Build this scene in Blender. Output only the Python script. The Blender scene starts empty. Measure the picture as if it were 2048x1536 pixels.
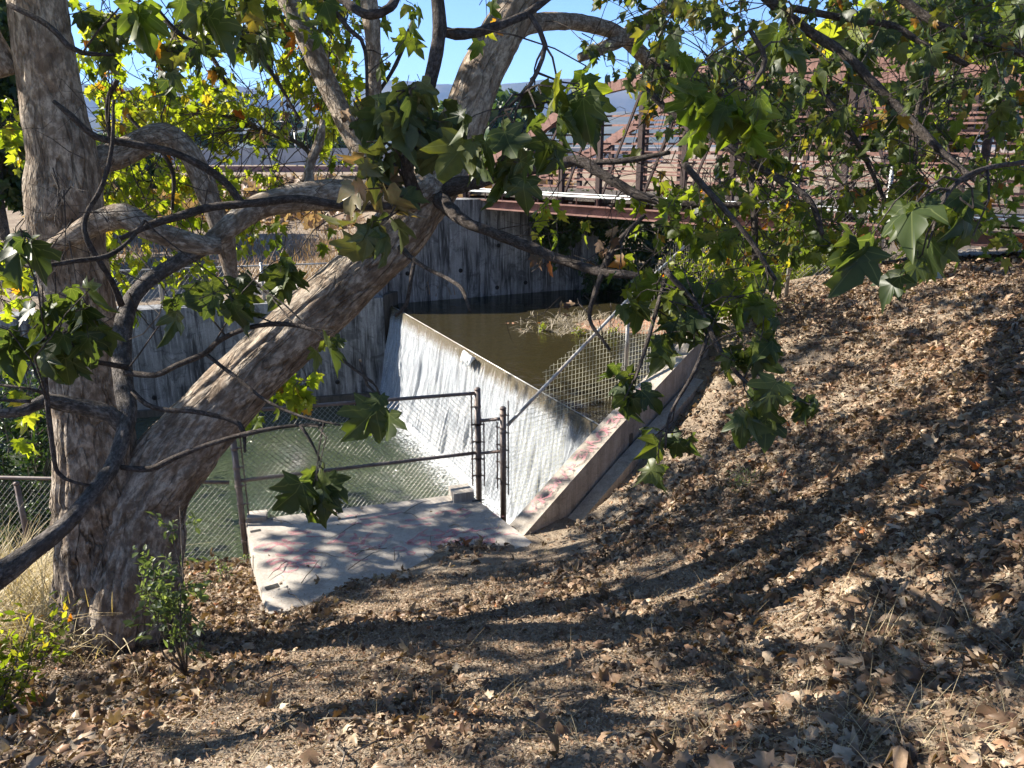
import bpy, bmesh, math, random
import numpy as np
from mathutils import Vector, noise

random.seed(7); rng = np.random.default_rng(7)
R = math.radians
scene = bpy.context.scene
C = scene.collection

# ------------------------------------------------------------------ camera, light
PITCH = R(17.2); F = 1540.0
cam_d = bpy.data.cameras.new('camera'); cam = bpy.data.objects.new('camera', cam_d); C.objects.link(cam)
cam_d.sensor_width = 36; cam_d.lens = 36*F/2048; cam_d.clip_start = 0.05; cam_d.clip_end = 20000
cam.location = (0, 0, 0); cam.rotation_euler = (R(90)-PITCH, 0, 0)
scene.camera = cam

SUN_AZ = math.atan2(-0.975, 0.22)       # direction towards the sun, from +Y towards +X
SUN_EL = R(35)
sun_vec = Vector((math.sin(SUN_AZ)*math.cos(SUN_EL), math.cos(SUN_AZ)*math.cos(SUN_EL), math.sin(SUN_EL)))
world = bpy.data.worlds.new('World'); scene.world = world; world.use_nodes = True
nt = world.node_tree; bg = nt.nodes['Background']
sky = nt.nodes.new('ShaderNodeTexSky'); sky.sky_type = 'NISHITA'; sky.sun_disc = False
sky.sun_elevation = SUN_EL; sky.sun_rotation = SUN_AZ % (2*math.pi)
sky.air_density = 1.0; sky.dust_density = 0.25; sky.ozone_density = 5.0; sky.altitude = 2500
nt.links.new(sky.outputs[0], bg.inputs[0]); bg.inputs[1].default_value = 0.072
sun_d = bpy.data.lights.new('sun', 'SUN'); sun = bpy.data.objects.new('sun', sun_d); C.objects.link(sun)
sun_d.energy = 5.0; sun_d.angle = R(0.55); sun_d.color = (1.0, 0.93, 0.82)
sun.rotation_euler = sun_vec.to_track_quat('Z', 'Y').to_euler()
scene.view_settings.view_transform = 'Standard'; scene.view_settings.look = 'None'
scene.view_settings.exposure = 1.85; scene.view_settings.gamma = 1.0
scene.cycles.max_bounces = 8; scene.cycles.transparent_max_bounces = 12
scene.cycles.volume_bounces = 0
scene.cycles.sample_clamp_indirect = 8.0

# ------------------------------------------------------------------ helpers
fwd = np.array([0, math.cos(PITCH), -math.sin(PITCH)]); upv = np.array([0, math.sin(PITCH), math.cos(PITCH)])
rgt = np.array([1.0, 0, 0])
def U(px, py, d):
    return d*(fwd + (px-1024)/F*rgt - (py-768)/F*upv)
def GZ(px, py, z):
    r = fwd + (px-1024)/F*rgt - (py-768)/F*upv
    return r*(z/r[2])
def GD(px, py, D):
    r = fwd + (px-1024)/F*rgt - (py-768)/F*upv
    return r*(D/r[1])
def V(a): return Vector((float(a[0]), float(a[1]), float(a[2])))

def mesh_np(name, verts, faces, mat=None, parent=None, smooth=False, attrs=None, loc=None):
    """faces: list of index lists, or (n,k) array"""
    me = bpy.data.meshes.new(name)
    verts = np.asarray(verts, dtype=np.float64)
    if loc is not None: verts = verts - np.asarray(loc)
    if isinstance(faces, np.ndarray):
        n, k = faces.shape
        me.vertices.add(len(verts)); me.vertices.foreach_set('co', verts.astype(np.float32).ravel())
        me.loops.add(n*k); me.loops.foreach_set('vertex_index', faces.astype(np.int32).ravel())
        me.polygons.add(n); me.polygons.foreach_set('loop_start', (np.arange(n)*k).astype(np.int32))
        me.polygons.foreach_set('loop_total', np.full(n, k, np.int32))
        me.update(calc_edges=True)
    else:
        me.from_pydata([tuple(map(float, v)) for v in verts], [], [tuple(map(int, f)) for f in faces]); me.update()
    if smooth: me.polygons.foreach_set('use_smooth', [True]*len(me.polygons))
    if attrs:
        for an, av in attrs.items():
            av = np.asarray(av, np.float32)
            if av.ndim == 2:
                a = me.attributes.new(an, 'FLOAT_VECTOR', 'POINT'); a.data.foreach_set('vector', av.ravel())
            else:
                a = me.attributes.new(an, 'FLOAT', 'POINT'); a.data.foreach_set('value', av.ravel())
    o = bpy.data.objects.new(name, me); C.objects.link(o)
    if mat: me.materials.append(mat)
    if loc is not None: o.location = tuple(map(float, loc))
    if parent is not None:
        o.parent = parent
        if loc is None: o.location = tuple(-parent.location)
        else: o.location = tuple(np.asarray(loc)-np.array(parent.location))
    return o
def tag(o, label, cat, group=None, kind=None):
    if label: o['label'] = label
    if cat: o['category'] = cat
    if group: o['group'] = group
    if kind: o['kind'] = kind
    return o
def thing(name, label, cat, loc, group=None):
    o = bpy.data.objects.new(name, None); C.objects.link(o); o.location = tuple(map(float, loc))
    o.empty_display_size = 0.2
    return tag(o, label, cat, group)

class MB:
    def __init__(s): s.v = []; s.f = []; s.tc = []
    def n(s): return len(s.v)
    def add(s, vs, fs, tc=None):
        b = len(s.v); s.v += [tuple(map(float, v)) for v in vs]; s.f += [tuple(b+i for i in f) for f in fs]
        s.tc += ([tuple(map(float, t)) for t in tc] if tc is not None else [tuple(map(float, v)) for v in vs])
    def box(s, c, size, rz=0, bev=0):
        x, y, z = [q/2 for q in size]; ca, sa = math.cos(rz), math.sin(rz)
        vs = [(c[0]+ca*a-sa*b, c[1]+sa*a+ca*b, c[2]+d) for a in (-x, x) for b in (-y, y) for d in (-z, z)]
        s.add(vs, [(0,1,3,2),(4,6,7,5),(0,4,5,1),(2,3,7,6),(0,2,6,4),(1,5,7,3)])
    def prism(s, poly, z0, z1):      # poly list of (x,y) CCW; z0/z1 scalars or lists
        n = len(poly)
        z0 = z0 if hasattr(z0, '__len__') else [z0]*n; z1 = z1 if hasattr(z1, '__len__') else [z1]*n
        vs = [(p[0], p[1], z0[i]) for i, p in enumerate(poly)]+[(p[0], p[1], z1[i]) for i, p in enumerate(poly)]
        fs = [tuple(range(n-1, -1, -1)), tuple(range(n, 2*n))]+[(i, (i+1) % n, n+(i+1) % n, n+i) for i in range(n)]
        s.add(vs, fs)
    def bar(s, a, b, w, h=None, up=(0,0,1)):
        h = h or w; a = V(a); b = V(b); t = (b-a).normalized(); u = Vector(up)
        if abs(t.dot(u)) > .98: u = Vector((0,1,0))
        x = t.cross(u).normalized()*w/2; y = x.cross(t).normalized()*h/2
        vs = [a-x-y, a+x-y, a+x+y, a-x+y, b-x-y, b+x-y, b+x+y, b-x+y]
        s.add(vs, [(0,3,2,1),(4,5,6,7),(0,1,5,4),(1,2,6,5),(2,3,7,6),(3,0,4,7)])
    def tube(s, pts, rad, seg=8, cap=True, lump=0.0, lfreq=6.0, seed=0, ridge=None):
        P = [V(p) for p in pts]; n = len(P); rad = rad if hasattr(rad, '__len__') else [rad]*n
        b = len(s.v); t0 = (P[1]-P[0]).normalized()
        u = t0.orthogonal().normalized(); L = 0
        for i in range(n):
            t = (P[min(i+1, n-1)]-P[max(i-1, 0)])
            t = t.normalized() if t.length > 1e-9 else t0
            u = (u-t*u.dot(t)); u = u.normalized() if u.length > 1e-6 else t.orthogonal().normalized()
            w = t.cross(u)
            if i: L += (P[i]-P[i-1]).length
            for k in range(seg):
                a = 2*math.pi*k/seg; d = u*math.cos(a)+w*math.sin(a); r = rad[i]
                if lump:
                    q = P[i]+d*r
                    nn = noise.noise(q*lfreq+Vector((seed, 0, 0)))+0.5*noise.noise(q*lfreq*2.3)
                    r = r*(1+lump*nn)
                if ridge:
                    e_ = ridge[0]*(ridge[1]+(1-ridge[1])*max(0, min(1, (-1.2-P[i].z)/1.6)))
                    cx, cy, cz = math.cos(a)*rad[i], math.sin(a)*rad[i], L
                    wv_ = noise.noise(Vector((cx*3, cy*3, cz*2.2)))*.35
                    n_a = noise.noise(Vector((cx*11+wv_*3, cy*11, cz*2.3+seed))); n_b = noise.noise(Vector((cx*24, cy*24+wv_*4, cz*6+seed)))
                    r = r-e_*(max(0, 1-abs(n_a)*7)**1.0)-e_*.45*max(0, 1-abs(n_b)*6)+e_*.3*n_b
                q = P[i]+d*r; s.v.append((q.x, q.y, q.z))
                s.tc.append((math.cos(a)*rad[i]+seed, math.sin(a)*rad[i], L))
        for i in range(n-1):
            for k in range(seg):
                k2 = (k+1) % seg
                s.f.append((b+i*seg+k, b+i*seg+k2, b+(i+1)*seg+k2, b+(i+1)*seg+k))
        if cap and seg > 2:
            s.f.append(tuple(b+k for k in range(seg-1, -1, -1))); s.f.append(tuple(b+(n-1)*seg+k for k in range(seg)))
    def build(s, name, mat, parent=None, smooth=False, loc=None, auto=True):
        return mesh_np(name, np.array(s.v), s.f, mat, parent, smooth, {'tc': np.array(s.tc)}, loc)

def catmull(pts, step):
    """pts: array (n,k) of floats, smooth interpolation, spacing by first three coords"""
    P = np.asarray(pts, float); out = []
    Q = np.vstack([2*P[0]-P[1], P, 2*P[-1]-P[-2]])
    for i in range(1, len(Q)-2):
        n = max(1, int(np.linalg.norm(Q[i+1][:3]-Q[i][:3])/step))
        for j in range(n):
            t = j/n; a, b, c, d = Q[i-1], Q[i], Q[i+1], Q[i+2]
            out.append(.5*((2*b)+(-a+c)*t+(2*a-5*b+4*c-d)*t*t+(-a+3*b-3*c+d)*t**3))
    out.append(P[-1]); return np.array(out)

# ------------------------------------------------------------------ material helpers
class NT:
    def __init__(s, name):
        s.m = bpy.data.materials.new(name); s.m.use_nodes = True; s.t = s.m.node_tree; s.t.nodes.clear()
        s.out = s.t.nodes.new('ShaderNodeOutputMaterial')
    def n(s, kind, **kw):
        nd = s.t.nodes.new('ShaderNode'+kind)
        for k, v in kw.items():
            if k.startswith('i_'):
                k2 = k[2:]; k2 = int(k2) if k2.isdigit() else k2.replace('_', ' ')
                inp = nd.inputs[k2]
                if hasattr(v, 'is_linked') or isinstance(v, bpy.types.NodeSocket): s.t.links.new(v, inp)
                elif isinstance(v, bpy.types.Node): s.t.links.new(v.outputs[0], inp)
                else: inp.default_value = v
            else: setattr(nd, k, v)
        return nd
    def l(s, a, b): s.t.links.new(a, b)
    def coord(s, attr=None):
        if attr: return s.n('Attribute', attribute_name=attr).outputs['Vector']
        return s.n('NewGeometry').outputs['Position']
    def noise(s, vec, scale, detail=4, rough=.55, dist=0.0, sc=None):
        if sc is not None: vec = s.n('VectorMath', operation='MULTIPLY', i_0=vec, i_1=sc).outputs[0]
        return s.n('TexNoise', i_Vector=vec, i_Scale=scale, i_Detail=detail, i_Roughness=rough, i_Distortion=dist).outputs['Fac']
    def ramp(s, fac, stops):
        r = s.n('ValToRGB', i_Fac=fac); e = r.color_ramp.elements
        while len(e) < len(stops): e.new(0.5)
        for i, (p, c) in enumerate(stops):
            e[i].position = p; e[i].color = (c if len(c) == 4 else (*c, 1)) if hasattr(c, '__len__') else (c, c, c, 1)
        return r.outputs[0]
    def mix(s, fac, a, b, mode='MIX'):
        m = s.n('Mix', data_type='RGBA', blend_type=mode)
        for i, v in ((0, fac), (6, a), (7, b)):
            if isinstance(v, bpy.types.NodeSocket): s.l(v, m.inputs[i])
            else: m.inputs[i].default_value = (*v, 1) if hasattr(v, '__len__') and len(v) == 3 else v
        return m.outputs[2]
    def math(s, op, a, b=0.0, clamp=False):
        return s.n('Math', operation=op, i_0=a, i_1=b, use_clamp=clamp).outputs[0]
    def bump(s, h, strength=.5, dist=.02, normal=None):
        b = s.n('Bump', i_Height=h, i_Strength=strength, i_Distance=dist)
        if normal: s.l(normal, b.inputs['Normal'])
        return b.outputs[0]
    def pbr(s, col, rough=.8, normal=None, spec=.3, metal=0.0):
        p = s.n('BsdfPrincipled')
        for k, v in (('Base Color', col), ('Roughness', rough), ('Specular IOR Level', spec), ('Metallic', metal)):
            if isinstance(v, bpy.types.NodeSocket): s.l(v, p.inputs[k])
            else: p.inputs[k].default_value = (*v, 1) if hasattr(v, '__len__') and len(v) == 3 else v
        if normal: s.l(normal, p.inputs['Normal'])
        return p.outputs[0]
    def done(s, sh): s.l(sh, s.out.inputs[0]); return s.m

def mat_bark(name, pale, tan, dark, crack=.9, sc=1.0, crackmin=0.0, zfade=.4):
    t = NT(name); c = t.coord('tc')
    st = t.n('VectorMath', operation='MULTIPLY', i_0=c, i_1=(1, 1, .28)).outputs[0]
    wv = t.n('TexNoise', i_Vector=st, i_Scale=9*sc, i_Detail=5).outputs['Color']
    wst = t.mix(.24, st, wv)
    vor = t.n('TexVoronoi', feature='DISTANCE_TO_EDGE', i_Vector=wst, i_Scale=15*sc).outputs['Distance']
    cr = t.ramp(vor, [(0, 0), (.10, 1)])
    n1 = t.noise(c, 12*sc, 6, .62, .5, (1, 1, .7)); n2 = t.noise(c, 45*sc, 5, .7, 0, (1, 1, .5)); n3 = t.noise(c, 2.2*sc, 3)
    base = t.ramp(n1, [(.30, tuple(.5*a+.5*b for a, b in zip(dark, tan))), (.44, tan), (.58, pale), (.72, tuple(min(1, q*1.12) for q in pale))])
    pt = t.noise(c, 7.5*sc, 4, .5, 1.2, (1, 1, .75)); base = t.mix(t.ramp(pt, [(.53, 0), (.56, .6)]), base, tuple(min(1, q*1.15) for q in pale))
    pt2 = t.noise(c, 11*sc, 4, .5, .8, (1, 1, .8)); base = t.mix(t.ramp(pt2, [(.585, 0), (.61, .55)]), base, tuple(q*1.0 for q in dark))
    base = t.mix(t.ramp(n2, [(.42, .75), (.6, 0)]), base, tuple(q*.45 for q in tan))
    cm = t.ramp(n3, [(.36, crackmin), (.6, 1)])
    inv = t.math('SUBTRACT', 1.0, cr); zz = t.n('SeparateXYZ', i_0=t.coord()).outputs[2]; zr = t.n('MapRange', i_0=zz, i_1=-3.2, i_2=-1.3, i_3=1.0, i_4=zfade).outputs[0]
    m = t.math('MULTIPLY', t.math('MULTIPLY', inv, cm), zr); m = t.math('MULTIPLY', m, crack)
    col = t.mix(m, base, (.018, .013, .01))
    hgt = t.math('ADD', t.math('MULTIPLY', m, -1.2), t.math('ADD', t.math('MULTIPLY', n1, .6), t.math('MULTIPLY', n2, .45)))
    return t.done(t.pbr(col, .9, t.bump(hgt, .9, .035), .15))
M = {}
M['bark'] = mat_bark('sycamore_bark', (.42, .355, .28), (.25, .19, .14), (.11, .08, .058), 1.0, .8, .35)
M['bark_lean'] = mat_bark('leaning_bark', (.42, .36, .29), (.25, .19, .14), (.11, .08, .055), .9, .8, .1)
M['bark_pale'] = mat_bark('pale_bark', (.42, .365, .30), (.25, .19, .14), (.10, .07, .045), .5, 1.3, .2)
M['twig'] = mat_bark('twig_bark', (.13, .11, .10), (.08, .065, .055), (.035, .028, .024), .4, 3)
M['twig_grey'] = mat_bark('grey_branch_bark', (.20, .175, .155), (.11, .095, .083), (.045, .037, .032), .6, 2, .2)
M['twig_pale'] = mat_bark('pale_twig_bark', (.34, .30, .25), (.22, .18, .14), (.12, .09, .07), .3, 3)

def mat_leaf(name, ramp, trans=.55, tboost=2.6, vein=True, gloss=.3):
    t = NT(name); a = t.coord('lc'); sp = t.n('SeparateXYZ', i_0=a)
    x, y, r = sp.outputs
    col = t.ramp(r, ramp)
    pn = t.noise(t.coord(), 38, 3)
    col = t.mix(t.ramp(pn, [(.35, .35), (.65, 0)]), col, (.02, .035, .008))
    if vein:
        ax = t.math('ABSOLUTE', x); ang = t.math('ARCTAN2', ax, y); rad = t.math('SQRT', t.math('ADD', t.math('MULTIPLY', x, x), t.math('MULTIPLY', y, y)))
        d = None
        for a0 in (0.0, .83, 1.5):
            q = t.math('ABSOLUTE', t.math('MULTIPLY', rad, t.math('SINE', t.math('SUBTRACT', ang, a0))))
            d = q if d is None else t.math('MINIMUM', d, q)
        vm = t.ramp(d, [(.005, .55), (.014, 0)])
        col = t.mix(vm, col, (.13, .15, .06))
    hs = t.n('HueSaturation', i_Hue=.5, i_Saturation=1.1, i_Value=tboost, i_Color=col).outputs[0]
    ty = t.mix(1.0, hs, (1.0, .95, .45), 'MULTIPLY')
    p = t.pbr(col, .42, None, gloss)
    tr = t.n('BsdfTranslucent', i_Color=ty)
    ms = t.n('MixShader', i_0=trans, i_1=p, i_2=tr.outputs[0])
    return t.done(ms.outputs[0])
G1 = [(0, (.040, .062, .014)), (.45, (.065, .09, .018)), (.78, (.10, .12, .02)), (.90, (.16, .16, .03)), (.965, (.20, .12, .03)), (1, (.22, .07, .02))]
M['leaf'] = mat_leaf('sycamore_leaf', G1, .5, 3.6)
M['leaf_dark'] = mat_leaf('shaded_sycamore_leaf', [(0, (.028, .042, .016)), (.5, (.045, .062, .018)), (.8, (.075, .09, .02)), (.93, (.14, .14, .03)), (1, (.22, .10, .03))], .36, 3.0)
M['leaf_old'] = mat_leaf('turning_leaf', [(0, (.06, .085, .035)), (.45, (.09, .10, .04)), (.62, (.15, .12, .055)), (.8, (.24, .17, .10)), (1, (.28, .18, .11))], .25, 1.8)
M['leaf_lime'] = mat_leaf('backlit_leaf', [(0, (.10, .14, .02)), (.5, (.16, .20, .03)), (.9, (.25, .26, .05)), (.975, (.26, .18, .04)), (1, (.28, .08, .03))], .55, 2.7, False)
M['leaf_far'] = mat_leaf('far_foliage', [(0, (.03, .055, .02)), (.5, (.05, .085, .025)), (1, (.085, .12, .035))], .3, 2.0, False)
M['leaf_shrub'] = mat_leaf('shrub_leaf', [(0, (.07, .10, .045)), (.5, (.11, .15, .065)), (1, (.20, .24, .12))], .4, 2.4, False, .35)
M['ivy'] = mat_leaf('ivy_leaf', [(0, (.02, .04, .014)), (.6, (.035, .065, .02)), (1, (.06, .10, .03))], .25, 2.0, False)
M['litter'] = mat_leaf('dry_leaf', [(0, (.08, .045, .032)), (.32, (.18, .11, .072)), (.62, (.31, .21, .14)), (.88, (.47, .37, .27)), (.965, (.36, .18, .10)), (1, (.40, .14, .06))], .15, 1.3, False, .15)
M['straw'] = mat_leaf('dry_grass', [(0, (.25, .18, .10)), (.5, (.46, .36, .21)), (1, (.62, .53, .35))], .3, 1.3, False, .15)
M['rust_grass'] = mat_leaf('dry_red_grass', [(0, (.20, .12, .085)), (.5, (.30, .20, .14)), (1, (.40, .29, .21))], .3, 1.3, False, .15)
M['reed'] = mat_leaf('dead_reed', [(0, (.30, .26, .21)), (1, (.5, .43, .34))], .2, 1.2, False, .15)

# ground
t = NT('bank_soil'); p = t.coord()
n1 = t.noise(p, 1.3, 5); n2 = t.noise(p, 14, 6, .65); n3 = t.noise(p, 95, 4, .7); vo = t.n('TexVoronoi', i_Vector=p, i_Scale=70).outputs['Distance']
col = t.ramp(n2, [(.3, (.11, .085, .06)), (.5, (.22, .17, .12)), (.72, (.34, .275, .20))])
col = t.mix(t.ramp(n3, [(.45, 0), (.62, .55)]), col, (.42, .36, .28))
col = t.mix(t.ramp(n1, [(.42, .45), (.6, 0)]), col, (.15, .11, .08))
h = t.math('ADD', t.math('ADD', t.math('MULTIPLY', n2, 1.0), t.math('MULTIPLY', n3, .35)), t.math('MULTIPLY', vo, -.25))
M['soil'] = t.done(t.pbr(col, .95, t.bump(h, .8, .04), .1))
# concrete
def mat_concrete(name, a, b, stain, streak=1.0, sc=1.0):
    t = NT(name); p = t.coord()
    n1 = t.noise(p, 1.5*sc, 6, .6); n2 = t.noise(p, 60, 4, .7); ns = t.noise(p, 7*sc, 5, .6, .2, (1, 1, .10)); ns2 = t.noise(p, 26*sc, 4, .6, 0, (1, 1, .07))
    col = t.ramp(n1, [(.34, b), (.62, a)])
    col = t.mix(t.math('MULTIPLY', t.ramp(ns, [(.46, 0), (.60, 1)]), .75*streak), col, stain)
    col = t.mix(t.math('MULTIPLY', t.ramp(ns2, [(.5, 0), (.66, 1)]), .5*streak), col, tuple(min(1, q*1.55) for q in a))
    nb = t.noise(p, 3.3*sc, 5, .7, 1.0)
    col = t.mix(t.ramp(nb, [(.54, 0), (.63, .55*min(1, streak+.2))]), col, tuple(q*.7 for q in stain))
    col = t.mix(t.ramp(n2, [(.38, .35), (.52, 0)]), col, tuple(q*.6 for q in b))
    h = t.math('ADD', t.math('MULTIPLY', n1, .6), t.math('MULTIPLY', n2, .4))
    return t.done(t.pbr(col, .88, t.bump(h, .45, .02), .25))
M['wallc'] = mat_concrete('streaked_wall_concrete', (.27, .275, .28), (.13, .135, .14), (.04, .04, .042), 1.25)
M['conc'] = mat_concrete('weathered_concrete', (.44, .40, .35), (.32, .285, .25), (.20, .17, .14), .4, 1.6)
M['conc_wing'] = mat_concrete('wing_wall_concrete', (.40, .355, .30), (.27, .235, .195), (.15, .12, .095), .45, 2.0)
M['weirc'] = mat_concrete('wet_concrete', (.11, .10, .085), (.07, .062, .05), (.03, .028, .024), .6)
def mat_paint(name, col):
    t = NT(name); p = t.coord(); n = t.noise(p, 55, 5, .7); n2 = t.noise(p, 9, 4)
    a = t.math('MULTIPLY', t.ramp(n, [(.40, .25), (.62, 1)]), t.ramp(n2, [(.3, .45), (.6, .85)]))
    s = t.pbr(col, .8, None, .2); tr = t.n('BsdfTransparent')
    return t.done(t.n('MixShader', i_0=a, i_1=tr.outputs[0], i_2=s).outputs[0])
M['pink'] = mat_paint('faded_pink_spray', (.58, .24, .27))
# metals
def mat_metal(name, col, rust=None, rough=.45, metal=.6):
    t = NT(name); p = t.coord(); n = t.noise(p, 30, 5, .65); n2 = t.noise(p, 5, 4)
    c = t.ramp(n, [(.3, tuple(q*.65 for q in col)), (.65, col)])
    if rust: c = t.mix(t.ramp(n2, [(.42, 0), (.62, .8)]), c, rust)
    return t.done(t.pbr(c, t.ramp(n, [(.3, rough+.2), (.7, rough)]), t.bump(n, .25, .004), .5, metal))
M['galv'] = mat_metal('galvanised_steel', (.52, .52, .50), (.30, .25, .20), .4, .55)
M['galv_dark'] = mat_metal('weathered_steel_tube', (.20, .17, .16), (.12, .085, .07), .5, .4)
M['wire'] = mat_metal('mesh_wire', (.22, .21, .19), None, .42, .35)
M['wire_yel'] = mat_metal('coated_square_mesh_wire', (.56, .54, .42), None, .4, .2)
M['pipe'] = mat_metal('pale_conduit', (.70, .74, .73), None, .35, .4)
M['corten'] = mat_metal('weathering_steel', (.25, .13, .105), (.13, .065, .05), .6, .15)
M['corten_d'] = mat_metal('dark_weathering_steel', (.045, .024, .021), (.03, .016, .014), .65, .15)
M['black'] = mat_metal('black_recess', (.02, .02, .02), None, .9, 0)

# water
t = NT('lower_river_water'); p = t.coord()
w1 = t.noise(p, 7, 3, .5, .3, (1.0, 1.9, 1)); w2 = t.noise(p, 22, 3, .55, .4, (1, 1.5, 1)); w3 = t.noise(p, 75, 2, .5)
h = t.math('ADD', t.math('ADD', t.math('MULTIPLY', w1, 1.0), t.math('MULTIPLY', w2, .45)), t.math('MULTIPLY', w3, .12))
n1 = t.noise(p, .8, 3)
sh = t.pbr(t.ramp(n1, [(.35, (.032, .045, .02)), (.65, (.05, .062, .028))]), .04, t.bump(h, 1.0, .075), .8)
M['river'] = t.done(sh)
t = NT('upper_pool_water'); p = t.coord()
w1 = t.noise(p, 3.2, 3, .5, .2, (1, 1.7, 1)); w2 = t.noise(p, 14, 3, .5, .2, (1, 1.6, 1))
h = t.math('ADD', w1, t.math('MULTIPLY', w2, .28)); bn = t.bump(h, .28, .035)
fr = t.n('Fresnel', i_IOR=1.42); t.l(bn, fr.inputs['Normal'])
gl = t.n('BsdfGlossy', i_Roughness=.02); t.l(bn, gl.inputs['Normal'])
tr = t.n('BsdfTransparent', i_Color=(.56, .52, .32, 1))
df = t.n('BsdfDiffuse', i_Color=(.055, .046, .022, 1)); m1 = t.n('MixShader', i_0=.45, i_1=tr.outputs[0], i_2=df.outputs[0])
M['pool'] = t.done(t.n('MixShader', i_0=fr.outputs[0], i_1=m1.outputs[0], i_2=gl.outputs[0]).outputs[0])
t = NT('falling_water'); a = t.coord('st'); sp = t.n('SeparateXYZ', i_0=a); s_, t_, _ = sp.outputs
v1 = t.noise(a, 26, 5, .65, 0, (1, .10, 1)); v2 = t.noise(a, 120, 5, .85, 0, (1, .35, 1)); v3 = t.noise(a, 5, 3, .5, 0, (1, .12, 1))
dens = t.math('ADD', t.math('ADD', t.math('MULTIPLY', v1, .45), t.math('MULTIPLY', v2, .9)), t.math('MULTIPLY', v3, .25))
lift = t.ramp(t_, [(0, 0), (.08, .03), (.26, .33), (.6, .48), (1, .60)])
m = t.ramp(t.math('ADD', t.math('MULTIPLY', dens, .62), t.math('MULTIPLY', lift, .55)), [(.56, 0), (.70, 1)])
hb = t.math('ADD', v1, v2)
bn = t.bump(hb, 1.0, .022)
v4 = t.noise(a, 60, 4, .7, 0, (1, .06, 1)); fc = t.mix(t.ramp(v4, [(.38, .75), (.6, 0)]), (.55, .58, .61), (.17, .19, .21)); fc = t.mix(t.ramp(v2, [(.40, .7), (.56, 0)]), fc, (.16, .18, .21)); foam = t.pbr(fc, .25, bn, .8)
thin = t.pbr((.13, .105, .065), .12, bn, .6)
M['falls'] = t.done(t.n('MixShader', i_0=m, i_1=thin, i_2=foam).outputs[0])
t = NT('churned_foam'); p = t.coord(); a = t.noise(p, 24, 6, .75, .5); d = t.coord('st'); sp = t.n('SeparateXYZ', i_0=d)
al = t.math('MULTIPLY', t.ramp(t.math('ADD', a, t.math('MULTIPLY', sp.outputs[0], .42)), [(.66, 0), (.82, 1)]), .9)
fo = t.pbr((.6, .63, .64), .5, t.bump(a, .8, .05), .5); tr = t.n('BsdfTransparent')
M['foam'] = t.done(t.n('MixShader', i_0=al, i_1=tr.outputs[0], i_2=fo).outputs[0])
t = NT('mountain_scrub'); p = t.coord(); n = t.noise(p, .006, 6, .6)
M['hill'] = t.done(t.pbr(t.ramp(n, [(.35, (.05, .06, .035)), (.65, (.13, .12, .08))]), .95, None, .05))
t = NT('pool_bed'); p = t.coord(); n = t.noise(p, 3, 5, .6)
M['mud'] = t.done(t.pbr(t.ramp(n, [(.3, (.20, .11, .07)), (.7, (.36, .20, .13))]), .9, t.bump(n, .5, .05), .15))

# ------------------------------------------------------------------ key points
ZP, ZU, ZL = -3.60, -2.90, -4.60          # platform top, upper pool, lower water
C0 = GZ(777, 612, ZU); C1 = GZ(1203, 860, ZU)
W0 = GD(1030, 1030, 7.0); WM = GD(1199, 848, 7.72); WB = GD(1375, 668, 9.2); WC = GD(1500, 600, 10.9)
cd = (C1-C0)/np.linalg.norm(C1-C0); Cend = C1+cd*.42   # replaced below by the crossing with the wing wall
out = np.array([cd[1], -cd[0], 0.0]); out = out if out[0] < 0 else -out     # downstream, towards -x
# wing wall line (left top edge)
Cend = C1+cd*.09; SC = np.linalg.norm((WM-W0)[:2])/np.linalg.norm((WB-W0)[:2])
#_m = np.array([[cd[0], -(WB-W0)[0]], [cd[1], -(WB-W0)[1]]]); _t, _s = np.linalg.solve(_m, (W0-C0)[:2]); Cend = C0+cd*(_t+.24); SC = _s
# near edge polyline (world xy): near bank lies on the camera side
E = [(-60, 7.2), (-12, 7.2), (-2.95, 7.05), (-2.66, 7.10), (-.42, 7.78), (W0[0], W0[1]-.05), (WM[0], WM[1]), (WB[0], WB[1]), (WC[0], WC[1]), (5.2, 12.2), (9, 14.5), (60, 30)]
# far edge polyline
FW0 = GZ(250, 835, ZL); FW1 = np.array([-2.38, 14.05, 0]); FW2 = np.array([-2.34, 14.55, 0]); FW3 = GZ(1130, 580, ZU)
Fl = [(-60, 4.0), (-20, 10.2), (FW0[0], FW0[1]), (FW1[0], FW1[1]), (FW2[0], FW2[1]), (FW3[0], FW3[1]), (3.2, 16.4), (7, 17.5), (13, 21), (60, 45)]
E = np.array(E); Fl = np.array(Fl)
def sdist(poly, X, Y):
    """signed distance to an x-monotone-ish polyline, positive beyond (left of direction = +y side)"""
    best = np.full(X.shape, 1e9); sgn = np.ones(X.shape)
    for i in range(len(poly)-1):
        a, b = poly[i], poly[i+1]; d = b-a; L2 = d @ d
        t = np.clip(((X-a[0])*d[0]+(Y-a[1])*d[1])/L2, 0, 1)
        qx, qy = a[0]+t*d[0], a[1]+t*d[1]; dd = np.hypot(X-qx, Y-qy)
        s = np.sign(d[0]*(Y-a[1])-d[1]*(X-a[0])); m = dd < best-1e-9
        best = np.where(m, dd, best); sgn = np.where(m, s, sgn)
    return best*np.where(Y > np.interp(X, poly[:,0], poly[:,1]), 1, -1)
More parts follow.
